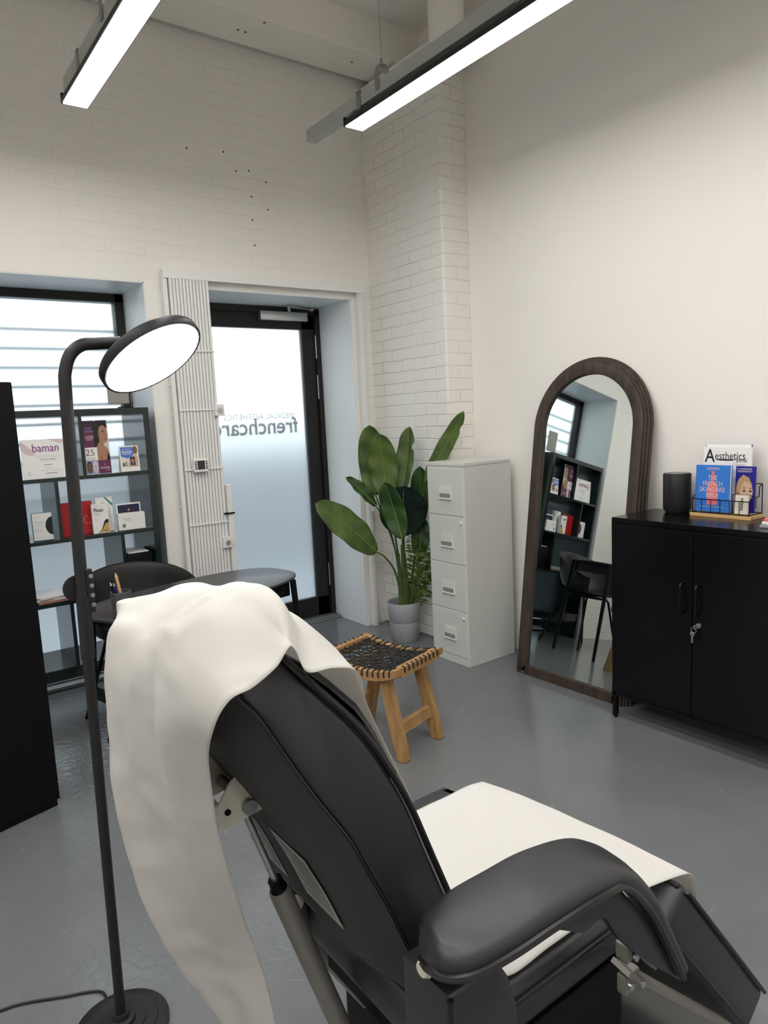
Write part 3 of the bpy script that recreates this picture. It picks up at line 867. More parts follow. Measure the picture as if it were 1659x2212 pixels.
# lower cells
stk = [(.05, P_MAROON), (.008, P_WHITE), (.006, P_BEIGE), (.004, P_WHITE)]
z = R3
for i, (h, mm) in enumerate(((.013, P_COPPER), (.011, P_WHITE), (.007, P_BEIGE), (.006, P_WHITE))):
    rz = Matrix.Translation((.765, 4.22, 0)) @ Matrix.Rotation((.02, -.05, .12, -.16)[i], 4, 'Z') @ Matrix.Translation((-.765, -4.22, 0))
    o = MB().box(.665, .866 - i * .006, 4.115, 4.33, z, z + h, .001, 1, mtx=rz).build('magazine', mm, loc=(.765, 4.22, z))
    tag(o, ('copper-edged magazine at the bottom of the stack on the lower shelf', 'white magazine second from the bottom of the lower shelf stack', 'cream leaflet third from the bottom of the lower shelf stack', 'white loose leaflet on top of the lower shelf stack')[i], 'magazine', 'papers on the lower shelf')
    z += h
o = MB().box(1.160, 1.306, 4.13, 4.36, R3, R3 + .20, .004).build('storage_box', BLACKMAT, loc=(1.233, 4.24, R3)); tag(o, 'black storage box in the lower right cell of the bookshelf', 'box')
o = MB().box(1.175, 1.295, 4.15, 4.33, R3 + .2005, R3 + .2065, .001).build('booklet', P_WHITE, loc=(1.235, 4.24, R3 + .2)); tag(o, 'white booklet lying on the black storage box in the bookshelf', 'booklet')
# acrylic stand on top of the shelf with a grey panel
t = thing('display_stand', 'clear acrylic stand with a grey card on top of the bookshelf', 'display stand', (1.24, 4.25, 1.656))
MB().box(1.158, 1.306, 4.246, 4.25, 1.668, 1.90, .001).build('panel', ACRYL, t, 0)
MB().box(1.172, 1.292, 4.240, 4.245, 1.684, 1.87, .006, 3).build('grey_card', mat('warm_grey_card', (.28, .27, .25), .4), t, 30)
MB().box(1.235, 1.30, 4.215, 4.29, 1.6565, 1.668, .002).build('foot', BLACKMAT, t, 30)

# ================================================================== TALL BLACK CABINET AT THE LEFT EDGE
t = thing('tall_cabinet', 'tall black cabinet at the left edge, beside the lamp pole', 'cabinet', (.489, 3.035, 0))
Mx = Matrix.Translation((.489, 3.035, 0)) @ Matrix.Rotation(math.radians(16.3), 4, 'Z')
MB().box(-.80, -.010, 0.010, .40, .0, .03, mtx=Mx).build('plinth', BLACKMAT, t, 0)
MB().box(-.82, 0, .018, .42, .028, 1.735, .003, mtx=Mx).build('body', BLACKMAT, t, 30)
for a, b in ((-.819, -.411), (-.409, -.002)):
    MB().box(a, b, 0, .018, .03, 1.733, .002, mtx=Mx).build('door', BLACKMAT, t, 30)

# ================================================================== FLOOR LAMP
lc = V((.361, 1.742, 0))
t = thing('floor_lamp', 'black floor lamp with a tilted glowing disc, in front of the bookshelf', 'floor lamp', lc)
MB().lathe([(0, 0), (.114, 0), (.117, .004), (.117, .013), (.112, .017), (.090, .018), (.088, .021), (.060, .021), (.058, .025), (.036, .027), (.034, .036), (.022, .038), (.020, .05), (0, .05)], lc, 56).build('base', CHARC, t, 50)
pole = cr([(.361, 1.742, .02), (.370, 1.752, .5), (.380, 1.763, 1.0), (.389, 1.771, 1.35), (.395, 1.770, 1.62), (.400, 1.770, 1.675), (.415, 1.769, 1.712), (.442, 1.768, 1.733), (.475, 1.768, 1.737), (.53, 1.768, 1.741)], 6)
MB().tube(pole, [.0125 if p.z < 1.0 else .0145 for p in pole], 18).build('pole', CHARC, t)
MB().cyl((.380, 1.763, .985), (.384, 1.766, 1.14), .0165, 18).build('collar', CHARC, t)
c = MB(); c.box(.392, .408, 1.752, 1.768, 1.098, 1.205, .003)
co = c.build('control_box', CHARC, t, 30)
for i in range(4):
    MB().lathe([(0, .003), (.0045, .003), (.0055, 0)], n=12, mtx=Matrix.Translation((.403, 1.752, 1.116 + i * .0235)) @ Matrix.Rotation(math.pi / 2, 4, 'X')).build('button', SILVER, co)
MB().lathe([(0, 0), (.030, 0), (.032, .004), (.032, .010), (0, .012)], n=28, mtx=Matrix.Translation((.375, 1.785, 1.158)) @ Matrix.Rotation(math.pi / 2, 4, 'X')).build('adjusting_knob', CHARC, t)
# head: disc facing down and to the camera
hc = V((.598, 1.740, 1.700)); hn = V((.317, -.487, -.816)).normalized()
zz = -hn; xx = V((.78, 0, .47)); xx = (xx - zz * xx.dot(zz)).normalized(); yy = zz.cross(xx)
HM = Matrix(((xx.x, yy.x, zz.x, hc.x), (xx.y, yy.y, zz.y, hc.y), (xx.z, yy.z, zz.z, hc.z), (0, 0, 0, 1)))
hd = MB().lathe([(.126, -.001), (.131, -.002), (.133, .001), (.133, .020), (.128, .026), (.05, .028), (.045, .036), (0, .036)], n=64, mtx=HM).build('lamp_head', CHARC, t, 50)
MB().lathe([(0, -.001), (.126, -.001)], n=64, mtx=HM).build('diffuser', LAMPLIT, hd, 0)
cb = cr([(.357, 1.845, .006), (.345, 1.905, .005), (.26, 1.95, .005), (.18, 1.992, .005), (.118, 2.01, .005), (-.05, 2.03, .005), (-.25, 1.98, .005)], 6)
MB().tube(cb, .0035, 8).build('power_cord', CHARC, t)

# ================================================================== TABLE, SHELL CHAIR, PEN CUP
ta = math.radians(12); tc = V((1.225, 3.235, 0)); TM = Matrix.Translation(tc) @ Matrix.Rotation(ta, 4, 'Z')
t = thing('side_table', 'black oval table behind the white-draped chair, before the door', 'table', tc)
def sup(a, b, n, e=2.7):
    out = []
    for k in range(n):
        an = 2 * math.pi * k / n; c_, s_ = math.cos(an), math.sin(an)
        out.append((a * math.copysign(abs(c_) ** (2 / e), c_), b * math.copysign(abs(s_) ** (2 / e), s_)))
    return out
MB().prism(sup(.545, .272, 72), 'z', .728, .740, .003, mtx=TM).build('tabletop', TABLEM, t, 40)
ap = MB()
for x0, x1, y0, y1 in ((-.42, .42, -.19, -.176), (-.42, .42, .176, .19), (-.42, -.406, -.19, .19), (.406, .42, -.19, .19)):
    ap.box(x0, x1, y0, y1, .648, .727, mtx=TM)
ap.build('apron', BLACKMAT, t, 0)
for sx_, sy_ in ((-1, -1), (1, -1), (1, 1), (-1, 1)):
    a_ = TM @ V((sx_ * .435, sy_ * .20, .727)); b_ = TM @ V((sx_ * .475, sy_ * .225, 0))
    MB().tube([a_, b_], [.016, .012], 14).build('leg', BLACKMAT, t)
st = MB()
for sx_ in (-1,):
    st.bar(TM @ V((sx_ * .458, -.21, .33)), TM @ V((sx_ * .458, .21, .33)), .02, .05)
st.build('crossbar', BLACKMAT, t, 0)

cc = V((1.09, 3.72, 0))
t = thing('shell_chair', 'charcoal shell chair with thin legs, behind the black table', 'chair', cc)
rows = []
NB = 28
for j, (zt, k) in enumerate(((0, 0), (.02, .5), (.07, .85), (.14, .95), (.20, 1.0), (.26, 1.03), (.31, 1.06), (.335, 1.09), (.345, 1.12))):
    row = []
    for i in range(NB + 1):
        a = math.radians(-38 + 256 * i / NB)
        f = max(0, math.sin(a)); h = zt * (.42 + .58 * (max(0, .35 + .65 * math.sin(a))) ** .8)
        rx, ry = .285 * k, .25 * k
        row.append((cc.x + rx * math.cos(a), cc.y + ry * math.sin(a) - .02, .452 + h))
    rows.append(row)
sh = MB(); sh.grid(rows)
sh.grid([[(cc.x + .285 * k * math.cos(math.radians(218 + 104 * i / 10)), cc.y + .25 * k * math.sin(math.radians(218 + 104 * i / 10)) - .02, .452 + z_) for i in range(11)] for k, z_ in ((0, 0), (.5, .008), (.85, .028), (.93, .02))])
bmesh.ops.remove_doubles(sh.bm, verts=sh.bm.verts[:], dist=1e-4)
so = sh.build('shell', CHAIRM, t, 60)
md = so.modifiers.new('s', 'SOLIDIFY'); md.thickness = .010; md.offset = 0
MB().lathe([(0, 0), (.17, 0), (.17, .014), (0, .016)], (cc.x, cc.y - .02, .432), 28).build('seat_support', BLACKMAT, t)
for sx_, sy_ in ((-1, 1), (1, 1), (1, -1), (-1, -1)):
    fx, fy = (.797, 3.886) if (sx_, sy_) == (-1, 1) else (cc.x + sx_ * .275, cc.y + sy_ * .20)
    MB().tube([(cc.x + sx_ * .13, cc.y + sy_ * .11, .437), (cc.x + sx_ * .16, cc.y + sy_ * .125, .42), (fx, fy, 0)], .0095, 12).build('leg', BLACKMAT, t)

t = thing('pen_cup', 'ribbed grey pen cup on the left end of the black table', 'pen cup', (.812, 3.035, .740))
pr = []
for i in range(12):
    z0 = .003 + i * .0088
    pr += [(.040, z0), (.0425, z0 + .0022), (.0425, z0 + .0060), (.040, z0 + .0084)]
MB().lathe([(0, 0), (.040, 0)] + pr + [(.041, .110), (.036, .110), (.036, .006), (0, .006)], (.812, 3.035, .7403), 4 * 9).build('cup', CUPM, t, 30)
def pen(name, label, base, tip, r, body, tipm, cat):
    b_, t_ = V(base), V(tip); d = t_ - b_
    o = thing(name, label, cat, base, 'pens in the ribbed cup')
    MB().tube([b_, b_ + d * .90], r, 8).build('barrel', body, o)
    MB().tube([b_ + d * .90, t_], [r, r * .25], 8).build('point', tipm, o)
PENW = wood('pencil_wood', (.50, .30, .13), (.60, .38, .18), .5)
pen('pencil', 'thick natural wood pencil leaning in the ribbed cup', (.822, 3.03, .749), (.800, 3.045, .930), .0065, PENW, mat('pencil_tip', (.62, .40, .20), .5), 'pencil')
pen('pen', 'black pen with a pale grip in the ribbed cup', (.808, 3.04, .749), (.776, 3.05, .892), .0045, BLACKMAT, P_LGREY, 'pen')
pen('pen', 'dark blue pen in the ribbed cup beside the wood pencil', (.815, 3.04, .749), (.791, 3.055, .886), .0045, P_ROYAL, SILVER, 'pen')

# ================================================================== FILING CABINET
fx0, fx1, fy0, fy1, fh = 2.80, 3.195, 3.014, 3.355, 1.245
fy1 = 3.35
t = thing('filing_cabinet', 'pale grey four-drawer filing cabinet beside the potted plant', 'filing cabinet', ((fx0 + fx1) / 2, (fy0 + fy1) / 2, 0))
b = MB(); b.box(fx0 + .003, fx1, fy0, fy1, 0, fh - .022, .003); b.box(fx0 - .002, fx1, fy0 - .002, fy1 + .002, fh - .022, fh, .004)
b.build('body', FILING, t, 30)
MB().box(fx0 - .001, fx0 + .01, fy0 + .002, fy1 - .002, .0, .05, .002).build('base_strip', FILING, t, 30)
zs = [(.052, .335), (.342, .625), (.632, .920), (.927, 1.212)]
for i, (z0, z1) in enumerate(zs):
    d = MB().box(fx0 - .004, fx0 + .02, fy0 + .012, fy1 - .012, z0, z1, .003).build('drawer', FILING, t, 30)
    yc, zc = (fy0 + fy1) / 2 - .005, z0 + .135
    h = MB(); h.box(fx0 - .009, fx0 - .003, yc - .056, yc + .056, zc - .045, zc + .040, .006, 3)
    h.box(fx0 - .016, fx0 - .008, yc - .054, yc + .054, zc - .040, zc - .030, .002)
    ho = h.build('handle', FILING2, d, 30)
    MB().box(fx0 - .0105, fx0 - .0088, yc - .047, yc + .047, zc - .030, zc - .004).build('finger_slot', SLOT, ho, 0)
    if i in (0, 2):
        MB().lathe([(0, .012), (.008, .011), (.010, .006), (.010, 0)], n=18, mtx=Matrix.Translation((fx0 - .004, fy0 + .035, z1 - .035)) @ Matrix.Rotation(-math.pi / 2, 4, 'Y')).build('lock', FILING2, d)

# ================================================================== ARCHED MIRROR
lean = math.asin(.150 / 1.79)
yaw = math.atan2(.025, .78)
t = thing('arched_mirror', 'arched leaning mirror in a stepped dark wood frame', 'mirror', (2.972, 2.81, 0))
# local: a across (towards the camera along -y), h up, d depth to the wall
MM = Matrix.Translation((2.957, 2.812, 0.001)) @ Matrix.Rotation(.012, 4, 'Z') @ Matrix.Rotation(math.radians(7.95), 4, 'Y') @ Matrix(((0, 0, 1, 0), (-1, 0, 0, 0), (0, 1, 0, 0), (0, 0, 0, 1)))
MMW, MMH = .772, 1.822
def arch(ins, n=40, bot=None):
    r = MMW / 2 - ins; zc = MMH - MMW / 2; b0 = ins if bot is None else bot
    out = [(MMW / 2 - r, b0)]
    out += [(MMW / 2 - r * math.cos(math.pi * k / n), zc + r * math.sin(math.pi * k / n)) for k in range(n + 1)]
    out += [(MMW / 2 + r, b0)]
    return out
# cross-section of the frame: (inset from outer edge, depth), front at depth 0
sec = [(.0, .040), (.0, .036), (.012, .035), (.012, .025), (.024, .024), (.024, .013), (.036, .012), (.036, .001), (.038, 0), (.092, 0), (.095, .002), (.095, .022)]
rings = []
for ins, dp in sec:
    bot = {True: ins * .0}[True] if ins < .09 else .052
    rings.append([MM @ V((a, h, dp)) for a, h in arch(ins, 44, bot)])
f = MB(); f.grid(rings)
f.quad([MM @ V(p) for p in ((.09, .0, 0.0), (MMW - .09, .0, 0.0), (MMW - .09, .052, 0.0), (.09, .052, 0.0))])
f.quad([MM @ V(p) for p in ((.09, .052, 0.0), (MMW - .09, .052, 0.0), (MMW - .09, .052, .022), (.09, .052, .022))])
f.quad([MM @ V(p) for p in ((0, .0, .040), (MMW, 0, .040), (MMW - .036, .0, 0.0), (.036, .0, 0.0))])
bmesh.ops.remove_doubles(f.bm, verts=f.bm.verts[:], dist=1e-5)
bmesh.ops.recalc_face_normals(f.bm, faces=f.bm.faces[:])
f.build('frame', MIRWOOD, t, 35)
MB().prism([(a, h) for a, h in arch(.09, 44, .046)], 'z', .018, .022, mtx=MM).build('mirror_glass', MIRROR, t, 0)
MB().prism(arch(.02, 44, .01), 'z', .028, .038, mtx=MM).build('back_board', BLACKMAT, t, 0)

# ================================================================== LOW BLACK CABINET BY THE RIGHT WALL
kx0, kx1, ky0, ky1 = 2.838, 3.205, 1.205, 2.032
t = thing('storage_cabinet', 'black two-door metal cabinet in front of the mirror by the right wall', 'cabinet', ((kx0 + kx1) / 2, 1.62, 0))
KZ = 1.006
b = MB(); b.box(kx0 + .012, kx1, ky0 + .002, ky1 - .002, .118, KZ - .02, .003); b.box(kx0, kx1, ky0, ky1, KZ - .024, KZ, .003)
for y in (ky0, ky1 - .022):
    b.box(kx0, kx0 + .03, y, y + .022, .118, KZ - .02, .002)
b.box(kx0, kx0 + .03, ky0, ky1, .118, .134, .002)
b.build('body', BLACK, t, 30)
for y0, y1, hs in ((1.622, 2.012, 1), (1.228, 1.618, -1)):
    d = MB().box(kx0 + .001, kx0 + .016, y0, y1, .136, KZ - .03, .0025).build('door', BLACK, t, 30)
    yh = 1.662 if hs == 1 else 1.590
    h = MB(); pts = cr([(kx0 + .002, yh, .745), (kx0 - .022, yh, .740), (kx0 - .026, yh, .715), (kx0 - .026, yh, .640), (kx0 - .022, yh, .615), (kx0 + .002, yh, .610)], 5)
    h.tube(pts, .0065, 10, flat=1.0); h.build('handle', BLACK, d)
    if hs == -1:
        lk = MB().lathe([(0, .010), (.010, .010), (.0115, .006), (.0115, 0)], n=20, mtx=Matrix.Translation((kx0 + .001, 1.588, .563)) @ Matrix.Rotation(-math.pi / 2, 4, 'Y')).build('lock', SILVER, d)
for y in (ky0 + .012, ky1 - .012):
    for x in (kx0 + .012, kx1 - .014):
        MB().box(x - .011, x + .011, y - .011, y + .011, .012, .122, .002).lathe([(0, 0), (.008, 0), (.010, .004), (.010, .013), (0, .013)], (x, y, 0), 12).build('leg', BLACK, t, 30)
ky = thing('cabinet_key', 'small steel key with a second key hanging in the black cabinet lock', 'key', (kx0 - .02, 1.589, .50))
m_ = MB(); m_.box(kx0 - .022, kx0 - .0085, 1.586, 1.5885, .558, .569); m_.lathe([(.003, -.001), (.011, -.001), (.011, .001), (.003, .001)], n=20, mtx=Matrix.Translation((kx0 - .030, 1.587, .563)) @ Matrix.Rotation(math.pi / 2, 4, 'X'))
m_.build('key', SILVER, ky, 30)
m_ = MB(); m_.tube([(kx0 - .031, 1.594 + .012 * math.cos(2 * math.pi * k / 20), .549 + .012 * math.sin(2 * math.pi * k / 20)) for k in range(20)], .001, 6, closed=True); m_.build('ring', SILVER, ky)
m_ = MB(); m_.lathe([(.003, -.001), (.010, -.001), (.010, .001), (.003, .001)], n=20, mtx=Matrix.Translation((kx0 - .030, 1.600, .530)) @ Matrix.Rotation(math.pi / 2, 4, 'Y')); m_.box(kx0 - .031, kx0 - .029, 1.597, 1.604, .490, .522); m_.build('spare_key', SILVER, ky, 30)

t = thing('speaker', 'black cylindrical speaker on the black cabinet beside the wire organiser', 'speaker', (3.140, 1.875, KZ))
MB().lathe([(0, .004), (.055, .004), (.060, .014), (.064, .020), (.064, .186), (.062, .190), (0, .190)], (3.140, 1.875, KZ), 48).build('body', CHARC, t, 40)
MB().lathe([(0, .1905), (.060, .1905), (.060, .192), (0, .192)], (3.140, 1.875, KZ), 48).build('touch_panel', BLACK, t, 40)
MB().lathe([(0, 0), (.050, 0), (.050, .005), (0, .005)], (3.140, 1.875, KZ), 36).build('foot', BLACKMAT, t, 40)

ox0, ox1, oy0, oy1 = 3.075, 3.205, 1.490, 1.772
t = thing('wire_organiser', 'black wire desk organiser on a pale wood base, holding books', 'organiser', ((ox0 + ox1) / 2, (oy0 + oy1) / 2, KZ))
BZ = KZ + .016
MB().box(ox0, ox1, oy0, oy1, KZ, BZ, .002).build('wooden_base', OAKPLY, t, 30)
wb = MB(); R_ = .0022
a0, a1, c0, c1 = ox0 + .006, ox1 - .008, oy0 + .010, oy1 - .010
zf, zb = BZ + .065, BZ + .135
wb.tube([(a0, c0, BZ + .004), (a0, c1, BZ + .004), (a1, c1, BZ + .004), (a1, c0, BZ + .004)], R_, 8, closed=True)
wb.tube([(a0, c0, zf), (a0, c1, zf)], R_, 8)
wb.tube([(a0, c0, zf), (a0 + .018, c0, zf + .014), (a1 - .03, c0, zb - .055), (a1 - .025, c0, zb - .01), (a1, c0, zb)], R_, 8)
wb.tube([(a0, c1, zf), (a0 + .018, c1, zf + .014), (a1 - .03, c1, zb - .055), (a1 - .025, c1, zb - .01), (a1, c1, zb)], R_, 8)
wb.tube([(a1, c0, zb), (a1, c1, zb)], R_, 8)
for x in (a0, a1):
    for y in (c0, c1):
        wb.tube([(x, y, BZ), (x, y, zf if x == a0 else zb)], R_, 8)
for k in range(1, 6):
    y = c0 + (c1 - c0) * k / 6
    wb.tube([(a0, y, BZ), (a0, y, zf)], .0016, 6)
wb.tube([(a0 + .06, c0, BZ + .03), (a0 + .06, c0, zf + .018)], .0016, 6)
wb.tube([(a0 + .052, 1.600, BZ), (a0 + .052, 1.600, zf + .022), (a0 + .052, c0, zf + .022)], .0018, 6)
wb.build('wire_frame', BLACKMAT, t)


def upright(name, label, cat, y0, y1, z0, z1, x, thick, tilt, cover, draw, pages=None, group=None, front=None):
    """a book or brochure standing with its front cover facing -x; across runs from y1 (left) to y0 (right)"""
    t = thing(name, label, cat, (x, (y0 + y1) / 2, z0), group)
    u = V((math.sin(tilt), 0, math.cos(tilt))); n = V((-math.cos(tilt), 0, math.sin(tilt))); xd = V((0, -1, 0))
    W, H = y1 - y0, z1 - z0; o = V((x, y1, z0))
    Mx = Matrix(((xd.x, u.x, -n.x, o.x), (xd.y, u.y, -n.y, o.y), (xd.z, u.z, -n.z, o.z), (0, 0, 0, 1)))
    if pages is None:
        MB().box(0, W, 0, H, 0, thick, .0005, 1, mtx=Mx).build('cover', cover, t, 30)
    else:
        c = MB(); c.box(0, W, 0, H, 0, .002, m=front or cover, mtx=Mx); c.box(0, W, 0, H, thick - .002, thick, m=cover, mtx=Mx); c.box(-.001, .002, 0, H, 0, thick, m=cover, mtx=Mx)
        c.build('cover', cover, t, 30)
        MB().box(.002, W - .003, .002, H - .003, .0021, thick - .0021, mtx=Mx).build('pages', pages, t, 0)
    P = lambda a, b, k=0: o + xd * a * W + u * b * H + n * (.0005 + k * .0003)
    if draw:
        d = MB(); draw(d, P, u, W, H, xd); d.build('print', P_INK, t, 0)
    return t


def d_bible(mb, P, u, W, H, xd):
    poly(mb, P, [(.355, .16), (.375, .15), (.635, .15), (.655, .16), (.655, .58), (.62, .62), (.555, .645), (.555, .70), (.57, .71), (.57, .77), (.545, .78), (.545, .83), (.555, .84), (.555, .875), (.43, .875), (.43, .865), (.475, .855), (.475, .83), (.465, .78), (.44, .77), (.44, .71), (.455, .70), (.455, .645), (.39, .62), (.355, .58)], P_CORAL, 0)
    for i, (w_, wd) in enumerate((('THE', .28), ('FRENCH', .57), ('SKINCARE', .74), ('BIBLE', .36))):
        mb.text(w_, P(.5, .725 - i * .125, 2), xd, u, .030, P_PINKISH, 'CENTER', wd * W, .0001)
    mb.text('Dr Marine Vincent', P(.5, .945, 2), xd, u, .010, P_PINKISH, 'CENTER', .36 * W) if False else lines(mb, P, [(.32, .68, .935, .014), (.30, .70, .905, .010)], P_PINKISH)
    lines(mb, P, [(.12, .88, .105, .011)], P_PINKISH)


upright('book', 'bright blue skincare book with a pink bottle on its cover', 'book', 1.598, 1.757, BZ + .008, BZ + .221, 3.094, .022, .055, P_SKY, d_bible, P_WHITE)


def d_aes(mb, P, u, W, H, xd):
    mb.text('A', P(.14, .855, 1), xd, u, .085, P_INK, 'CENTER', .22 * W, .0008)
    mb.text('esthetics', P(.56, .86, 1), xd, u, .052, P_INK, 'CENTER', .62 * W, .0)
    mb.text('Journal', P(.80, .795, 1), xd, u, .024, P_INK, 'CENTER', .22 * W, .0)
    poly(mb, P, ell(.47, .80, .195, .012, 24), P_INK, 1)
    lines(mb, P, [(.22, .38, .925, .006)], P_LGREY)
    mb.text('Practising', P(.74, .735, 1), xd, u, .02, P_LGREY, 'CENTER', .24 * W)


upright('magazine', 'Aesthetics Journal magazine standing behind the bright blue book', 'magazine', 1.532, 1.756, BZ + .008, BZ + .300, 3.150, .008, .05, P_WHITE, d_aes, None)
upright('hardback', 'tall white hardback with a blue top edge behind the journal', 'book', 1.542, 1.752, BZ + .008, BZ + .312, 3.1605, .012, .05, P_ROYAL, None, P_WHITE, None, P_WHITE)


def d_face(mb, P, u, W, H, xd):
    poly(mb, P, ell(.45, .50, .40, .30, 28), P_BLOND, 0)
    poly(mb, P, [(.05, .50), (.02, .0), (.30, .0), (.25, .45)], P_BLOND, 0)
    poly(mb, P, ell(.58, .44, .33, .26, 28), P_FAIR, 1)
    poly(mb, P, [(.10, .45), (.15, .70), (.40, .82), (.70, .76), (.90, .58), (.70, .66), (.45, .68), (.30, .55), (.22, .40)], P_BLOND, 2)
    for cx in (.47, .80):
        poly(mb, P, ell(cx, .47, .07, .02, 12), P_HAIR, 3); poly(mb, P, ell(cx, .535, .09, .012, 10), P_SKIN2, 3)
    poly(mb, P, [(.62, .40), (.67, .34), (.73, .34), (.70, .40)], P_SKIN, 3)
    poly(mb, P, ell(.66, .27, .10, .02, 12), P_MAROON, 3)
    lines(mb, P, [(.08, .16, .935, .018), (.22, .84, .935, .018), (.10, .86, .90, .010), (.10, .80, .875, .010)], P_PINKISH, 3)


upright('brochure', 'dark blue brochure with a blonde woman, behind the white cards', 'brochure', 1.508, 1.594, BZ + .008, BZ + .216, 3.137, .004, .05, P_ROYAL, d_face, None, 'blue brochures in the organiser')
upright('brochure', 'second dark blue brochure, its edge showing right of the blonde woman', 'brochure', 1.507, 1.594, BZ + .008, BZ + .214, 3.1425, .004, .05, P_ROYAL, None, None, 'blue brochures in the organiser')


def d_card(mb, P, u, W, H, xd):
    mb.text('frenchcare', P(.52, .52, 1), u, -xd, .024, P_INK, 'CENTER', .66 * H, .0003)
    lines(mb, P, [(.06, .40, .46, .012), (.62, .9, .46, .012), (.06, .9, .20, .008)], P_LGREY)


upright('card_stack', 'stack of cream cards at the front of the wire organiser', 'cards', 1.513, 1.570, BZ + .008, BZ + .092, 3.090, .012, .10, P_BEIGE, d_card, None)
for i, (zt, mm, lb) in enumerate(((.0, P_GREY, 'grey notebook at the bottom of the pile at the right edge'), (.013, P_WHITE, 'white notebook in the middle of the pile at the right edge'), (.026, P_CORAL, 'pink notebook on top of the pile at the right edge'))):
    o = MB().box(2.93 + .004 * i, 3.12, 1.235, 1.383 - .006 * i, KZ + zt, KZ + zt + .0125, .002).build('notebook', mm, loc=(3.03, 1.31, KZ + zt)); tag(o, lb, 'notebook', 'notebooks on the black cabinet')

# ================================================================== POTTED PLANT
pc = V((2.872, 3.735, 0))
t = thing('potted_plant', 'green banana-leaf plant in a grey pot in the corner', 'plant', pc)
MB().lathe([(0, 0), (.094, 0), (.098, .004), (.1075, .130), (.1055, .132), (.1055, .136), (.1085, .139), (.118, .270), (.116, .274), (.110, .270), (.103, .20), (0, .20)], pc, 48).build('pot', POT, t, 45)
MB().lathe([(0, .222), (.104, .218), (.104, .2)], pc, 30).build('soil', SOIL, t, 0)


def leaf(base, tip, width, face, m, bow=.03, fold=.25, curl=0, notch=0, n=22, sid=7):
    """banana leaf: base -> tip, blade faces 'face'; bow bends it along the length, fold closes it like a book"""
    base, tip, face = V(base), V(tip), V(face)
    ax = tip - base; L = ax.length; ax.normalize()
    side = ax.cross(face); side.normalize(); nrm = side.cross(ax); nrm.normalize()
    bm = bmesh.new(); uvl = bm.loops.layers.uv.new('leaf'); rows = []
    for i in range(n + 1):
        s_ = i / n
        wd = width * .5 * max(.0, 1 - abs(2 * (s_ * .985 + .012) - 1) ** 2.3) ** .60
        if i == n:
            wd = .002
        ctr = base + ax * L * s_ + nrm * bow * math.sin(math.pi * s_)
        row = []
        for j in range(-sid, sid + 1):
            q_ = j / sid; ww = wd
            if notch and j > 0 and abs(s_ - notch) < .035:
                ww *= .74
            off = nrm * (fold * abs(q_) * wd + .006 * math.sin(s_ * 19 + q_ * 2) * abs(q_))
            row.append(bm.verts.new(ctr + side * q_ * ww + off + ax * curl * q_ * wd))
        rows.append(row)
    for i in range(n):
        for j in range(2 * sid):
            f = bm.faces.new((rows[i][j], rows[i][j + 1], rows[i + 1][j + 1], rows[i + 1][j]))
            for lp, (ii, jj) in zip(f.loops, ((i, j), (i, j + 1), (i + 1, j + 1), (i + 1, j))):
                lp[uvl].uv = (ii / n + abs(jj - sid) / sid * .16, jj / (2 * sid))
    off = t.location
    bm.transform(Matrix.Translation(-off))
    me = bpy.data.meshes.new('leaf'); bm.to_mesh(me); bm.free(); me.materials.append(m); me.shade_smooth()
    o = bpy.data.objects.new('leaf', me); COL.objects.link(o); o.parent = t
    md = o.modifiers.new('s', 'SOLIDIFY'); md.thickness = .0012
    rb = MB(); rb.tube([base + ax * L * s_ + nrm * (bow * math.sin(math.pi * s_) + .001) for s_ in [k / 16 for k in range(16)]], [.0042 * (1 - .8 * k / 16) for k in range(16)], 6)
    rb.build('midrib', RIB, o)
    return o


def stalk(pts, r=.006, m=None):
    P_ = cr(pts, 8); n_ = len(P_)
    MB().tube(P_, [r * (1.5 - .8 * k / n_) for k in range(n_)], 8).build('stem', m or STEM, t)


CF = V((-.62, -.78, .08))
leaf((2.535, 3.56, .690), (2.130, 3.59, 1.045), .205, (-.45, -.62, .62), LEAF1, .02, .10)
stalk([(2.835, 3.71, .215), (2.815, 3.705, .38), (2.735, 3.65, .53), (2.62, 3.59, .64), (2.535, 3.56, .690)], .006)
leaf((2.605, 3.64, .970), (2.405, 3.66, 1.172), .082, (-.3, -.75, .5), LEAF2, .015, .35)
stalk([(2.84, 3.72, .215), (2.825, 3.72, .50), (2.76, 3.69, .75), (2.66, 3.66, .91), (2.605, 3.64, .970)], .005)
leaf((2.744, 3.70, 1.00), (2.704, 3.70, 1.428), .195, CF, LEAF1, -.03, .10)
stalk([(2.855, 3.73, .215), (2.84, 3.73, .55), (2.79, 3.715, .85), (2.744, 3.70, 1.0)])
leaf((2.715, 3.79, 1.02), (2.698, 3.80, 1.486), .19, (-.70, -.65, .1), LEAF1, -.02, .15, notch=.78)
stalk([(2.86, 3.76, .215), (2.85, 3.77, .6), (2.715, 3.79, 1.02)])
leaf((2.835, 3.66, 1.02), (2.925, 3.655, 1.465), .135, (-.85, -.35, .05), LEAF1, -.02, .55, notch=.70)
stalk([(2.88, 3.73, .215), (2.875, 3.71, .6), (2.835, 3.66, 1.02)])
leaf((2.895, 3.485, 1.11), (3.040, 3.250, 1.546), .104, (-.78, -.58, .15), LEAF1, -.02, .15, notch=.8)
stalk([(2.90, 3.73, .215), (2.93, 3.66, .6), (2.92, 3.56, .95), (2.895, 3.485, 1.11)])
leaf((2.745, 3.56, .745), (2.640, 3.58, 1.125), .150, (-.72, -.66, .15), LEAF2, -.03, .35)
stalk([(2.86, 3.70, .215), (2.83, 3.66, .5), (2.745, 3.56, .745)])
leaf((2.765, 3.575, .760), (2.815, 3.61, 1.080), .31, (-.55, -.72, -.42), LEAF3, -.02, .10)
stalk([(2.87, 3.70, .215), (2.84, 3.65, .5), (2.765, 3.575, .760)])
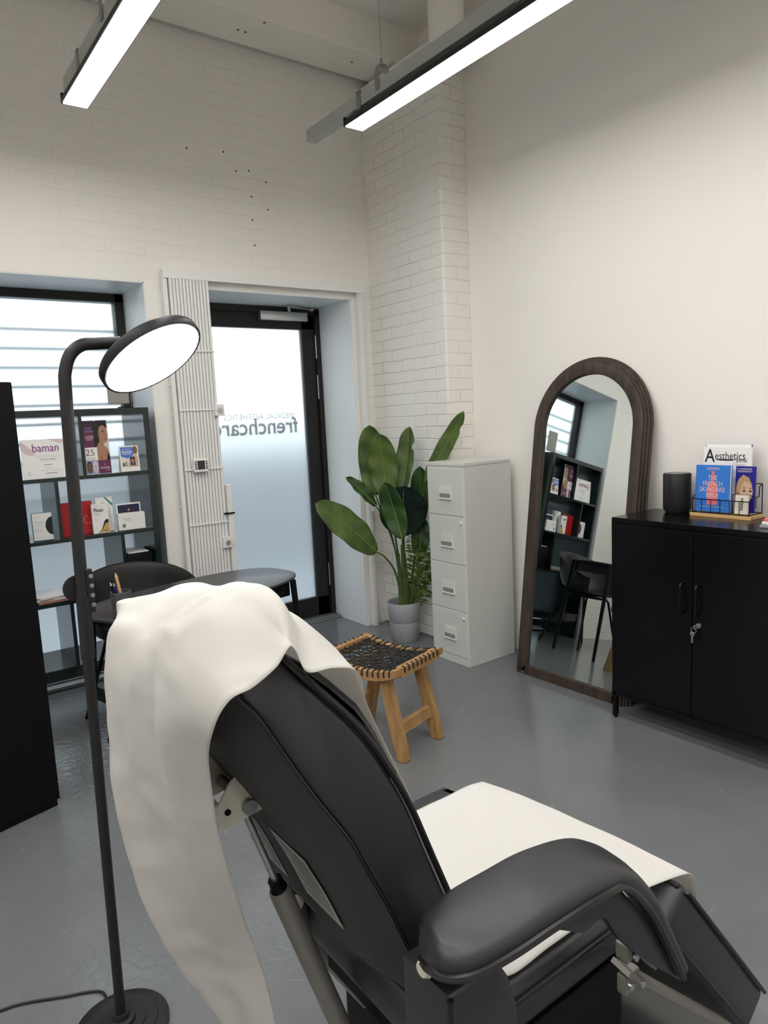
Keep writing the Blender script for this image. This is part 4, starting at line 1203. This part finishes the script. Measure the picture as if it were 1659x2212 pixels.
leaf((2.93, 3.62, .78), (2.955, 3.60, 1.20), .14, (-.8, -.5, .1), LEAF2, -.02, .25)
stalk([(2.89, 3.72, .215), (2.92, 3.68, .5), (2.93, 3.62, .78)])
leaf((2.90, 3.58, .60), (2.93, 3.56, .86), .12, (-.7, -.6, .3), LEAF2, .02, .2)
stalk([(2.885, 3.69, .215), (2.90, 3.62, .45), (2.90, 3.58, .60)])
# sheath bundle and short shoots
for k, (dx, dy, h, r) in enumerate(((-.035, -.02, .40, .013), (-.012, -.03, .46, .014), (.012, -.035, .44, .012), (.03, -.01, .34, .011), (-.02, .01, .42, .012), (.045, -.04, .20, .010), (-.055, -.03, .17, .005), (.06, .0, .22, .007))):
    MB().tube([pc + V((dx, dy, .21)), pc + V((dx * .9 - .004, dy, .21 + h * .5)), pc + V((dx * .8 - .01, dy * .9, .21 + h))], [r * 1.25, r, r * .45], 10).build('sheath', STEM, t)


def frond(pts, wid, nl=13):
    P_ = cr(pts, 6); n_ = len(P_); b = MB()
    b.tube(P_, .0016, 5)
    for i in range(2, nl * 2):
        s_ = i / (nl * 2); k = int(s_ * (n_ - 1)); d = (P_[min(k + 1, n_ - 1)] - P_[max(k - 1, 0)]).normalized()
        sd = d.cross(V((-.6, -.75, .3))).normalized() * (1 if i % 2 else -1)
        ln = wid * math.sin(math.pi * (.12 + .86 * s_)) ** .7
        a = P_[k]; e = a + (sd * .85 + d * .5).normalized() * ln + V((0, 0, -.12 * ln)); mid = (a + e) * .5; w_ = d * ln * .20
        b.quad([a, mid + w_, e, mid - w_])
    b.build('fern_frond', FERN, t, 0)


for pts in (((2.90, 3.70, .22), (2.92, 3.63, .42), (2.90, 3.54, .58), (2.86, 3.48, .66)), ((2.91, 3.70, .22), (2.94, 3.62, .40), (2.93, 3.54, .50), (2.90, 3.46, .50)),
            ((2.90, 3.71, .22), (2.90, 3.64, .45), (2.85, 3.58, .66), (2.79, 3.55, .76)), ((2.91, 3.69, .22), (2.93, 3.60, .33), (2.90, 3.52, .39), (2.84, 3.47, .36)),
            ((2.92, 3.71, .22), (2.96, 3.63, .5), (2.95, 3.53, .70), (2.92, 3.47, .78)), ((2.89, 3.70, .22), (2.88, 3.62, .50), (2.85, 3.54, .64), (2.82, 3.49, .62)), ((2.90, 3.70, .22), (2.93, 3.58, .56), (2.90, 3.50, .64), (2.84, 3.46, .60)), ((2.91, 3.70, .22), (2.93, 3.60, .44), (2.90, 3.50, .50), (2.83, 3.46, .46)), ((2.90, 3.70, .22), (2.91, 3.62, .36), (2.87, 3.54, .46), (2.80, 3.50, .47))):
    frond(pts, .075)

# ================================================================== WOVEN STOOL
sa = math.radians(15.6); s0 = V((1.860, 2.615, 0)); SM = Matrix.Translation(s0) @ Matrix.Rotation(sa, 4, 'Z')
t = thing('stool', 'teak stool with a woven black cord seat, in front of the filing cabinet', 'stool', s0)
SU, SV = .165, .232       # half sizes: u short, v long
sad = lambda v: .405 + .035 * (abs(v) / SV) ** 2.2     # saddle height of the seat top
for sg_ in (-1, 1):
    r = MB(); top = [(v, sad(v)) for v in [SV * (k / 8 - 1) for k in range(17)]]
    bot = [(v, z - .048 + .016 * (abs(v) / SV) ** 3) for v, z in reversed(top)]
    r.prism(top + bot, 'x', sg_ * SU - .017, sg_ * SU + .017, .003, 2, mtx=SM); r.build('side_rail', TEAK, t, 30)
    e = MB(); e.box(-SU + .0172, SU - .0172, sg_ * (SV - .017) - .017, sg_ * (SV - .017) + .017, .393, .4395, .003, mtx=SM); e.build('end_rail', TEAK, t, 30)
for su in (-1, 1):
    for sv in (-1, 1):
        a_ = SM @ V((su * (SU - .036), sv * .120, .375)); b_ = SM @ V((su * (SU - .028), sv * .212, 0.0))
        l = MB(); l.bar(a_, b_, .040, .046, SM.to_3x3() @ V((0, 1, 0)), .003)
        for v in l.bm.verts:
            if v.co.z < .03:
                v.co.z = 0.0
        l.build('leg', TEAK, t, 30)
    # cross blocks under the seat
for sv in (-1, 1):
    MB().bar(SM @ V((-SU + .05, sv * .180, .135)), SM @ V((SU - .05, sv * .180, .135)), .024, .052, (0, 0, 1), .003).build('stretcher', TEAK, t, 30)
    MB().bar(SM @ V((-SU + .016, sv * .120, .366)), SM @ V((SU - .016, sv * .120, .366)), .04, .03, (0, 0, 1), .003).build('seat_block', TEAK, t, 30)
cw = MB()
NU, NV_ = 9, 13
for i in range(NV_):                       # cords across u
    v = -SV + .045 + (2 * SV - .09) * i / (NV_ - 1)
    pts = []
    for sg_ in (-1,):
        pts += [(-SU - .0195, v, sad(v) - .026), (-SU - .0195, v, sad(v) - .006), (-SU - .013, v, sad(v) + .003)]
    for k in range(1, NU * 3):
        u_ = -SU + 2 * SU * k / (NU * 3)
        pts.append((u_, v + .007 * math.sin(k * 2.1 + i * 3.14), sad(v) + .002 - .006 * math.sin(math.pi * k / (NU * 3)) + .0026 * (1 if (k // 3 + i) % 2 else -1)))
    pts += [(SU + .013, v, sad(v) + .003), (SU + .0195, v, sad(v) - .006), (SU + .0195, v, sad(v) - .026)]
    cw.tube([SM @ V(p) for p in pts], .0042, 7)
for j in range(NU):                        # cords along v
    u_ = -SU + .036 + (2 * SU - .072) * j / (NU - 1)
    pts = [(u_, -SV - .0025, .415), (u_, -SV - .0025, .436), (u_, -SV + .006, .4425)]
    for k in range(2, 40):
        v = -SV + 2 * SV * k / 41
        pts.append((u_ + .008 * math.sin(k * 1.9 + j * 3.14), v, sad(v) + .001 - .004 + .0028 * (1 if (k // 3 + j) % 2 else -1)))
    pts += [(u_, SV - .006, .4425), (u_, SV + .0025, .436), (u_, SV + .0025, .415)]
    cw.tube([SM @ V(p) for p in pts], .0042, 7)
cw.build('woven_cord', CORD, t)

# ================================================================== TREATMENT CHAIR
t = thing('treatment_chair', 'black vinyl treatment chair with reclined back, filling the foreground', 'treatment chair', (.95, 1.04, 0))
NY, FYY = .785, 1.318
front = [(.735, .575), (.700, .68), (.668, .763), (.632, .855), (.597, .945), (.566, 1.008), (.528, 1.074), (.488, 1.127), (.455, 1.165), (.428, 1.205), (.412, 1.235)]
rear = [(.650, .560), (.592, .694), (.546, .811), (.516, .876), (.488, .939), (.446, 1.008), (.408, 1.075), (.373, 1.141), (.345, 1.192)]
topc = [(.398, 1.262), (.375, 1.274), (.350, 1.266), (.337, 1.238)]
FR = cr([(p[0], 0, p[1]) for p in front], 3); TC = [V((a, 0, b)) for a, b in topc]; RR = cr([(p[0], 0, p[1]) for p in rear[::-1]], 3)
prof = [(p.x, p.z) for p in FR + TC + RR]
pad = MB(); pad.prism(prof, 'y', NY, FYY, .012, 3)
sq = lambda z, y: z if z < 1.16 else 1.16 + (z - 1.16) * (.86 - .44 * max(0, min(1, (y - .9) / .4)))
taper = lambda z: 1 - .30 * (max(0, z - 1.16) / .115) ** 1.5
for v in pad.bm.verts:
    v.co.y = 1.05 + (v.co.y - 1.05) * taper(v.co.z)
    v.co.z = sq(v.co.z, v.co.y)
pad_o = pad.build('backrest_pad', LEATHER, t, 50)
pp = MB()
for y in (NY + .001, FYY - .001):
    ty = lambda z: 1.05 + (y - 1.05) * taper(z)
    MB().tube([(p.x + .003, ty(p.z), sq(p.z, ty(p.z)) + .001) for p in FR] + [(p.x, ty(p.z), sq(p.z, ty(p.z)) + .004) for p in TC], .0055, 8).build('front_piping', LEATHER2, pad_o)
    MB().tube([(p.x - .001, ty(p.z), sq(p.z, ty(p.z))) for p in RR], .0032, 8).build('rear_piping', LEATHER2, pad_o)
# raised back shell
RL = cr([(p[0], 0, p[1]) for p in rear[::-1]], 4)
ys = [NY + .004, NY + .030, NY + .062, NY + .10, .95, 1.05, 1.15, FYY - .10, FYY - .062, FYY - .030, FYY - .004]
of = [0, .012, .034, .046, .048, .048, .048, .046, .034, .012, 0]
rows = []
for i, p in enumerate(RL):
    d = (RL[min(i + 1, len(RL) - 1)] - RL[max(i - 1, 0)]).normalized(); nn = V((-(-d.z), 0, 0)); nn = V((d.z, 0, -d.x)); nn = nn if nn.x < 0 else -nn
    k = min(1, i / 5) * min(1, (len(RL) - 1 - i) / 3 + .0)
    rows.append([V((p.x, y, p.z)) + nn * (o_ * k ** .6 if k > 0 else 0) for y, o_ in zip(ys, of)])
bs = MB(); bs.grid(rows); bmesh.ops.recalc_face_normals(bs.bm, faces=bs.bm.faces[:])
bs_o = bs.build('back_shell', SHELLM, t, 60)


def onshell(y, z, k=.0012):
    """a point on the flat of the back shell at height z"""
    for a, b in zip(RL, RL[1:]):
        if a.z >= z >= b.z:
            f_ = (a.z - z) / (a.z - b.z); p = a.lerp(b, f_); d = (b - a).normalized(); nn = V((d.z, 0, -d.x)); nn = nn if nn.x < 0 else -nn
            return V((p.x, y, p.z)) + nn * (.048 + k)
    return V((RL[-1].x, y, z))


for ya, yb, z1, z0 in ((.885, 1.005, .885, .735), (1.085, 1.165, .855, .715)):
    n_ = 8
    s_ = MB(); s_.grid([[onshell(ya, z1 + (z0 - z1) * k / n_), onshell(yb, z1 + (z0 - z1) * k / n_)] for k in range(n_ + 1)])
    so_ = s_.build('sticker', STICKER, bs_o, 60)
    l = MB()
    for i in range(14):
        z_ = z1 - .012 - i * (z1 - z0 - .02) / 14
        l.quad([onshell(ya + .01, z_, .0016), onshell(yb - .01 - .02 * (i % 3), z_, .0016), onshell(yb - .01 - .02 * (i % 3), z_ - .003, .0016), onshell(ya + .01, z_ - .003, .0016)])
    l.build('sticker_print', STICKLINE, so_, 0)
# bracket for the gas strut
bk = MB()
for y in (.975, 1.075):
    pts = [(.452, .934), (.446, .948), (.428, 1.000), (.418, 1.004), (.398, .992), (.376, .962), (.370, .946), (.374, .932), (.388, .922), (.420, .926)]
    bk.prism([(a - .008 + (0 if a < .43 else .016), b - .004) for a, b in pts], 'y', y - .012, y - .007, .001)
bk.box(.362, .374, .965, 1.066, .922, .958, .002)
bk_o = bk.build('strut_bracket', BEIGE, t, 30)
MB().cyl((.415, .954, .944), (.415, 1.085, .944), .009, 18).cyl((.415, .950, .944), (.415, .956, .944), .012, 18).build('pivot_pin', GREYMET, bk_o, 40)
bo = MB()
for x, z in ((.392, .948),):
    bo.cyl((x - .010, .9605, z - .004), (x - .010, .964, z - .004), .005, 14)
bo.build('bracket_hole', BLACKMAT, bk_o)
rv = MB()
for x, z in ((.428, .985), (.447, .945)):
    rv.lathe([(0, .003), (.006, .0025), (.008, 0)], n=16, mtx=Matrix.Translation((x - .008 + (.012 if x > .43 else 0), .963, z - .004)) @ Matrix.Rotation(math.pi / 2, 4, 'X'))
rv.build('rivets', BEIGE, bk_o)
MB().box(.3635, .3745, .975, 1.05, .9195, .9222).build('yellow_label', YELLOW, bk_o, 0)
# gas strut
A_, B_ = V((.421, 1.03, .945)), V((.640, 1.06, .28))
dS = (B_ - A_)
gs = MB(); gs.cyl(A_, A_ + dS * .36, .0062, 14); go = gs.build('strut_rod', SILVER, t)
gs = MB(); gs.tube([A_ + dS * .305, A_ + dS * .33, A_ + dS * .335, A_ + dS * .36], [.013, .013, .016, .016], 20); gs.build('strut_collar', BLACKMAT, t, 40)
gs = MB(); gs.tube([A_ + dS * .335, A_ + dS * .345, A_ + dS * 1.0], [.0175, .0195, .0195], 24); gs.build('strut_cylinder', GREYTUBE, t, 40)
MB().tube([(.600, 1.20, .545), (.655, 1.20, .43), (.80, 1.17, .19), (.86, 1.16, .10)], .024, 18).build('frame_tube', GREYTUBE, t)
MB().prism([(.605, .580), (.588, .545), (.700, .335), (.745, .335), (.665, .565)], 'y', 1.250, 1.275, .004).build('side_plate', BEIGE, t, 30)
st_ = MB()
for z in (.70, .665):
    p_ = onshell(1.27, z, -.008); st_.lathe([(0, .003), (.007, .002), (.009, 0)], n=14, mtx=Matrix.Translation(p_) @ Matrix.Rotation(-math.pi / 2, 4, 'Y'))
st_.build('studs', SILVER, bs_o)
# seat, front roll, legrest
MB().prism([(.62, NY - .035), (1.245, NY - .035), (1.255, NY - .02), (1.145, 1.345), (1.13, 1.35), (.62, 1.35)], 'z', .455, .560, .042, 5).build('seat_cushion', LEATHER, t, 50)
sp_ = MB(); sp_.tube(cr([(.63, NY - .036, .538), (.9, NY - .036, .536), (1.16, NY - .036, .536), (1.235, NY - .034, .530), (1.262, NY - .02, .50), (1.255, NY + .0, .46)], 6), .0048, 8)
sp_.build('seat_piping', LEATHER2, t)
MB().box(.66, 1.20, NY - .025, 1.33, .385, .456, .006).build('seat_frame', BLACKMAT, t, 30)
LR = Matrix.Translation((1.228, 0, .572)) @ Matrix.Rotation(math.radians(51), 4, 'Y')
lr = MB(); lr.box(.0, .57, .705, 1.275, -.115, 0, .026, 4, mtx=LR)
for v in lr.bm.verts:
    v.co.x -= (v.co.y - .705) * .10
lr_o = lr.build('legrest', LEATHER, t, 50)
lp = MB()
for zz_ in (-.012, -.103):
    lp.tube([LR @ V(p) for p in ((.012, .703, zz_), (.30, .702, zz_ * 1.0), (.555, .703, zz_))], .0048, 8)
lp.tube([LR @ V(p) for p in ((.003, .718, -.012), (.002, .99, -.006), (.003, 1.262, -.012))], .0045, 8)
for v in lp.bm.verts:
    v.co.x -= (v.co.y - .705) * .10
lp.build('legrest_piping', LEATHER2, lr_o)
# armrest on the near side
near = cr([(.518, .662, .810), (.526, .632, .810), (.556, .611, .811), (.620, .602, .812), (.705, .600, .812), (.821, .600, .806), (.884, .608, .782), (.961, .618, .701), (1.017, .620, .611), (1.072, .621, .510)], 6)
far = cr([(.526, .684, .804), (.552, .714, .808), (.610, .733, .811), (.700, .736, .810), (.787, .736, .806), (.903, .735, .775), (.973, .722, .722), (1.030, .700, .650), (1.062, .682, .580), (1.088, .652, .512)], 6)
rows = []
for i, (a, b) in enumerate(zip(near, far)):
    c_ = (a + b) * .5; sd = (b - a); w_ = sd.length; sd.normalize()
    fw = (near[min(i + 1, len(near) - 1)] - near[max(i - 1, 0)]).normalized(); n_ = sd.cross(fw); n_ = n_ if n_.z > -.2 and n_.dot(V((.6, 0, .8))) > 0 else -n_; n_.normalize()
    s_ = i / (len(near) - 1)
    th_ = (.034 + .016 * math.sin(math.pi * min(1, s_ * 1.1))) * min(1, .35 + 4 * s_) * (1 - .55 * max(0, s_ - .62) / .38)
    row = []
    for k in range(16):
        an = 2 * math.pi * k / 16; cs, sn = math.cos(an), math.sin(an)
        up_ = .034 * (1 - .5 * s_ ** 2) if sn > 0 else .012
        row.append(c_ + sd * (w_ * .5 * math.copysign(abs(cs) ** .62, cs)) + n_ * (math.copysign(abs(sn) ** .75, sn) * (up_ * min(1, .45 + 5 * s_))))
    rows.append(row)
am = MB(); tb = bmesh.new(); vs = [[tb.verts.new(p) for p in r] for r in rows]
for i in range(len(vs) - 1):
    for k in range(16):
        tb.faces.new((vs[i][k], vs[i][(k + 1) % 16], vs[i + 1][(k + 1) % 16], vs[i + 1][k]))
tb.faces.new(vs[0][::-1]); tb.faces.new(vs[-1]); bmesh.ops.recalc_face_normals(tb, faces=tb.faces[:]); am._add(tb)
am_o = am.build('armrest', LEATHER, t, 60)
ap_ = MB(); ap_.tube([p + V((0, -.001, -.004)) for p in far[0:1] + near], .0060, 8); ap_.build('armrest_piping', LEATHER2, am_o)
# flap hanging under the armrest's front
fl = MB(); fl.prism([(.730, .792), (.885, .775), (.955, .690), (1.015, .600), (1.068, .512), (1.085, .484), (1.02, .542), (.955, .605), (.896, .668), (.862, .722), (.842, .728), (.807, .724), (.738, .766)], 'y', .630, .644, .003)
fl.build('armrest_flap', LEATHER, am_o, 40)
# upholstered upright carrying the armrest
up = MB(); up.prism([(.530, .775), (.530, .58), (.655, .58), (.664, .63), (.660, .69), (.645, .74), (.625, .775)], 'y', .632, .735, .010, 3); up_o = up.build('armrest_support', LEATHER, t, 50)
MB().tube([(.532, .631, .77), (.534, .631, .58)], .005, 8).build('support_piping', LEATHER2, up_o)
cp = MB()
for x, z in ((.563, .655), (.665, .625)):
    cp.lathe([(0, .018), (.022, .016), (.030, .008), (.032, 0)], n=24, mtx=Matrix.Translation((x + .0, .622, z - .03)) @ Matrix.Rotation(math.pi / 2, 4, 'X'))
cp.build('support_caps', GREYTUBE, up_o)
MB().lathe([(0, .008), (.010, .007), (.014, 0)], n=18, mtx=Matrix.Translation((.524, .672, .795)) @ Matrix.Rotation(-math.pi / 2, 4, 'Y')).build('armrest_end_cap', BEIGE, am_o)
# linkage under the armrest front
lk = MB(); lk.bar((.885, .665, .700), (1.06, .675, .500), .006, .018, (0, 1, 0)); lk.bar((.985, .69, .530), (1.40, .70, .150), .010, .040, (0, 1, .2)); lk.box(.968, .984, .664, .69, .560, .592, .003)
lk.box(.985, 1.030, .680, .70, .474, .512, .004)
lk_o = lk.build('linkage_bar', GREYTUBE, t, 30)
lb = MB()
for p_ in ((.985, .672, .505), (1.02, .672, .49), (.978, .657, .575)):
    lb.cyl(p_, (p_[0], p_[1] - .006, p_[2]), .006, 12)
lb.build('bolts', SILVER, lk_o, 40)
# base: pedestal housing, column and floor frame
MB().box(.74, 1.20, .83, 1.26, .10, .40, .02, 3).build('base_housing', BLACKMAT, t, 40)
bb = MB(); bb.box(.66, 1.36, .80, .86, .001, .05, .006); bb.box(.66, 1.36, 1.22, 1.28, .001, .05, .006); bb.box(.70, .76, .80, 1.28, .001, .05, .006); bb.box(1.22, 1.28, .80, 1.28, .001, .05, .006); bb.box(.80, 1.16, .88, 1.22, .04, .12, .01)
bb.build('floor_frame', GREYTUBE, t, 30)

# ================================================================== HEADREST PILLOW AND PAPER COVER
hp = MB(); hp.prism([(.436, 1.190), (.478, 1.145), (.536, 1.076), (.586, .985), (.596, .988), (.560, 1.070), (.530, 1.122), (.488, 1.168), (.456, 1.198), (.444, 1.204)], 'y', .806, 1.262, .010, 3)
ho = hp.build('head_pillow', LEATHER, loc=(.48, 1.05, 1.09)); tag(ho, 'flat black head pillow under the white paper at the top of the chair', 'pillow')

# control rows of the paper, near edge -> far edge, running from the legrest up over the back and down behind
rowsC = [
    [(1.372, .765, .412), (1.360, .88, .414), (1.342, 1.05, .414), (1.330, 1.16, .414), (1.318, 1.24, .412)],
    [(1.275, .716, .556), (1.258, .88, .563), (1.241, 1.05, .563), (1.230, 1.16, .562), (1.216, 1.245, .558)],
    [(1.232, .728, .574), (1.215, .88, .583), (1.192, 1.05, .589), (1.178, 1.16, .589), (1.162, 1.250, .584)],
    [(1.060, .765, .570), (1.060, .90, .576), (1.060, 1.05, .580), (1.060, 1.16, .576), (1.060, 1.272, .569)],
    [(.900, .772, .569), (.900, .90, .574), (.900, 1.05, .580), (.900, 1.16, .576), (.900, 1.275, .568)],
    [(.775, .776, .571), (.775, .90, .576), (.775, 1.05, .578), (.775, 1.16, .576), (.775, 1.275, .572)],
    [(.725, .805, .660), (.726, .90, .664), (.727, 1.05, .664), (.727, 1.16, .664), (.725, 1.275, .660)],
    [(.662, .812, .830), (.664, .90, .834), (.665, 1.05, .836), (.664, 1.16, .834), (.660, 1.28, .828)],
    [(.612, .815, .965), (.612, .90, .970), (.612, 1.05, .972), (.610, 1.16, .970), (.606, 1.28, .962)],
    [(.572, .812, 1.055), (.578, .90, 1.062), (.580, 1.05, 1.064), (.576, 1.16, 1.062), (.570, 1.29, 1.050)],
    [(.540, .800, 1.120), (.556, .90, 1.132), (.560, 1.05, 1.136), (.552, 1.16, 1.132), (.545, 1.30, 1.110)],
    [(.502, .762, 1.190), (.518, .87, 1.203), (.518, 1.02, 1.206), (.512, 1.15, 1.200), (.505, 1.31, 1.150)],
    [(.452, .742, 1.214), (.470, .84, 1.248), (.470, 1.00, 1.252), (.466, 1.15, 1.238), (.455, 1.32, 1.178)],
    [(.410, .738, 1.222), (.432, .82, 1.272), (.428, .98, 1.277), (.424, 1.15, 1.264), (.415, 1.325, 1.196)],
    [(.390, .734, 1.262), (.404, .81, 1.310), (.392, .97, 1.301), (.386, 1.15, 1.256), (.382, 1.328, 1.214)],
    [(.366, .733, 1.240), (.372, .81, 1.300), (.352, .97, 1.294), (.352, 1.15, 1.252), (.352, 1.332, 1.214)],
    [(.334, .732, 1.224), (.332, .83, 1.272), (.312, .98, 1.264), (.317, 1.15, 1.234), (.345, 1.330, 1.203)],
    [(.309, .742, 1.212), (.300, .85, 1.232), (.281, .99, 1.234), (.287, 1.15, 1.212), (.346, 1.325, 1.152)],
    [(.298, .770, 1.172), (.284, .87, 1.184), (.262, 1.00, 1.180), (.278, 1.15, 1.150), (.352, 1.312, 1.092)],
    [(.316, .845, 1.090), (.280, .92, 1.110), (.258, 1.03, 1.095), (.272, 1.14, 1.060), (.330, 1.280, 1.010)],
    [(.340, .900, .968), (.290, .96, .995), (.262, 1.05, .985), (.262, 1.13, .960), (.304, 1.234, .930)],
    [(.374, .945, .840), (.318, .99, .860), (.280, 1.06, .850), (.274, 1.13, .830), (.298, 1.215, .815)],
    [(.416, .992, .700), (.362, 1.03, .715), (.318, 1.08, .705), (.310, 1.13, .690), (.352, 1.195, .675)],
    [(.444, 1.010, .590), (.402, 1.05, .595), (.366, 1.10, .585), (.352, 1.14, .575), (.384, 1.195, .560)],
    [(.462, 1.020, .475), (.430, 1.06, .475), (.408, 1.11, .465), (.406, 1.15, .455), (.424, 1.20, .445)],
    [(.480, 1.030, .340), (.455, 1.07, .335), (.440, 1.12, .325), (.442, 1.16, .320), (.456, 1.20, .315)],
]
# sharp folds in the paper: (path, height, width)
FOLDS = [([(.282, .991, 1.256), (.294, .973, 1.267), (.302, .936, 1.266), (.307, .888, 1.248)], .007, .010),
         ([(.303, .887, 1.239), (.318, .880, 1.259), (.336, .859, 1.275), (.354, .825, 1.282)], .005, .009),
         ([(.379, .795, 1.292), (.385, .747, 1.274), (.401, .744, 1.254)], -.0045, .009),
         ([(.302, .948, 1.270), (.331, .924, 1.292), (.371, .904, 1.308)], .002, .005),
         ([(.307, .926, 1.267), (.335, .902, 1.288), (.372, .860, 1.306)], -.002, .005),
         ([(.311, .889, 1.255), (.339, .865, 1.280), (.385, .831, 1.305)], .002, .005),
         ([(.285, .902, 1.210), (.286, .906, 1.138), (.300, .931, 1.029), (.335, .982, .843), (.384, 1.048, .632)], .010, .016),
         ([(.280, .942, 1.234), (.270, .933, 1.160), (.275, .960, 1.040), (.297, .983, .898)], -.010, .014),
         ([(.303, .867, 1.222), (.300, .868, 1.146), (.315, .907, 1.033), (.349, .967, .860)], -.006, .018),
         ([(.285, .988, 1.259), (.267, .975, 1.216), (.257, .986, 1.147)], .008, .011),
         ([(.309, .794, 1.204), (.330, .755, 1.230), (.360, .729, 1.244)], .004, .008),
         ([(.90, .82, .572), (1.02, 1.0, .58), (1.15, 1.12, .58)], .004, .012), ([(1.0, .80, .572), (1.12, .95, .58), (1.2, 1.0, .58)], .003, .008),
         ([(.85, 1.1, .58), (1.0, 1.15, .577), (1.15, 1.2, .575)], .004, .012)]


def fold_at(p):
    h = 0
    for path, hh, wd in FOLDS:
        best = 9; end = 1
        L_ = len(path) - 1
        for k_ in range(L_):
            a, b = V(path[k_]), V(path[k_ + 1]); ab = b - a
            t_ = max(0, min(1, (p - a).dot(ab) / ab.length_squared)); d_ = (p - a - ab * t_).length
            if d_ < best:
                best = d_; u_ = (k_ + t_) / L_; end = min(1, 4 * min(u_, 1 - u_) + .15)
        if best < wd * 4:
            h += hh * end * math.exp(-best / wd)
    return h


cols = [cr(r, 14) for r in rowsC]                       # refine across
fine = [cr([c[j] for c in cols], 9) for j in range(len(cols[0]))]   # refine along
nj, ni = len(fine), len(fine[0])
verts = []
for i in range(ni):
    row = []
    for j in range(nj):
        p = fine[j][i]
        p0, p1 = fine[j][max(i - 1, 0)], fine[j][min(i + 1, ni - 1)]; q0, q1 = fine[max(j - 1, 0)][i], fine[min(j + 1, nj - 1)][i]
        n_ = (p1 - p0).cross(q1 - q0)
        n_ = n_.normalized() if n_.length > 0 else V((0, 0, 1))
        if n_.dot(V((0, 0, 1)) if i / ni < .25 else p - V((.47, 1.05, .85))) < 0:
            n_ = -n_
        hang = max(0, min(1, (i / ni - .42) / .12))
        a_ = .0014 * noise.noise(p * 14) + hang * math.sin(math.pi * j / (nj - 1)) * (.006 * noise.noise(V((p.x * 5, p.y * 16, p.z * 4))) + .003 * noise.noise(p * 22))
        a_ += (.3 + .7 * min(1, max(0, (i / ni - .36) / .06))) * .004 * (abs(noise.noise(p * 5.5 + V((3, 1, 7)))) - .22) + fold_at(p)
        a_ += hang * .006 * math.sin(math.pi * j / (nj - 1)) * math.sin(2 * math.pi * (1.7 * j / nj + .12 * math.sin(i * .04)))
        row.append(p + n_ * a_)
    verts.append(row)
pm = MB(); pm.grid(verts); bmesh.ops.recalc_face_normals(pm.bm, faces=pm.bm.faces[:])
po = pm.build('paper_cover', PAPER, None, 80, loc=(.62, 1.04, .34))
md = po.modifiers.new('s', 'SOLIDIFY'); md.thickness = .0008; md.offset = 0
tag(po, 'white paper sheet draped over the black treatment chair and hanging behind it', 'paper sheet')
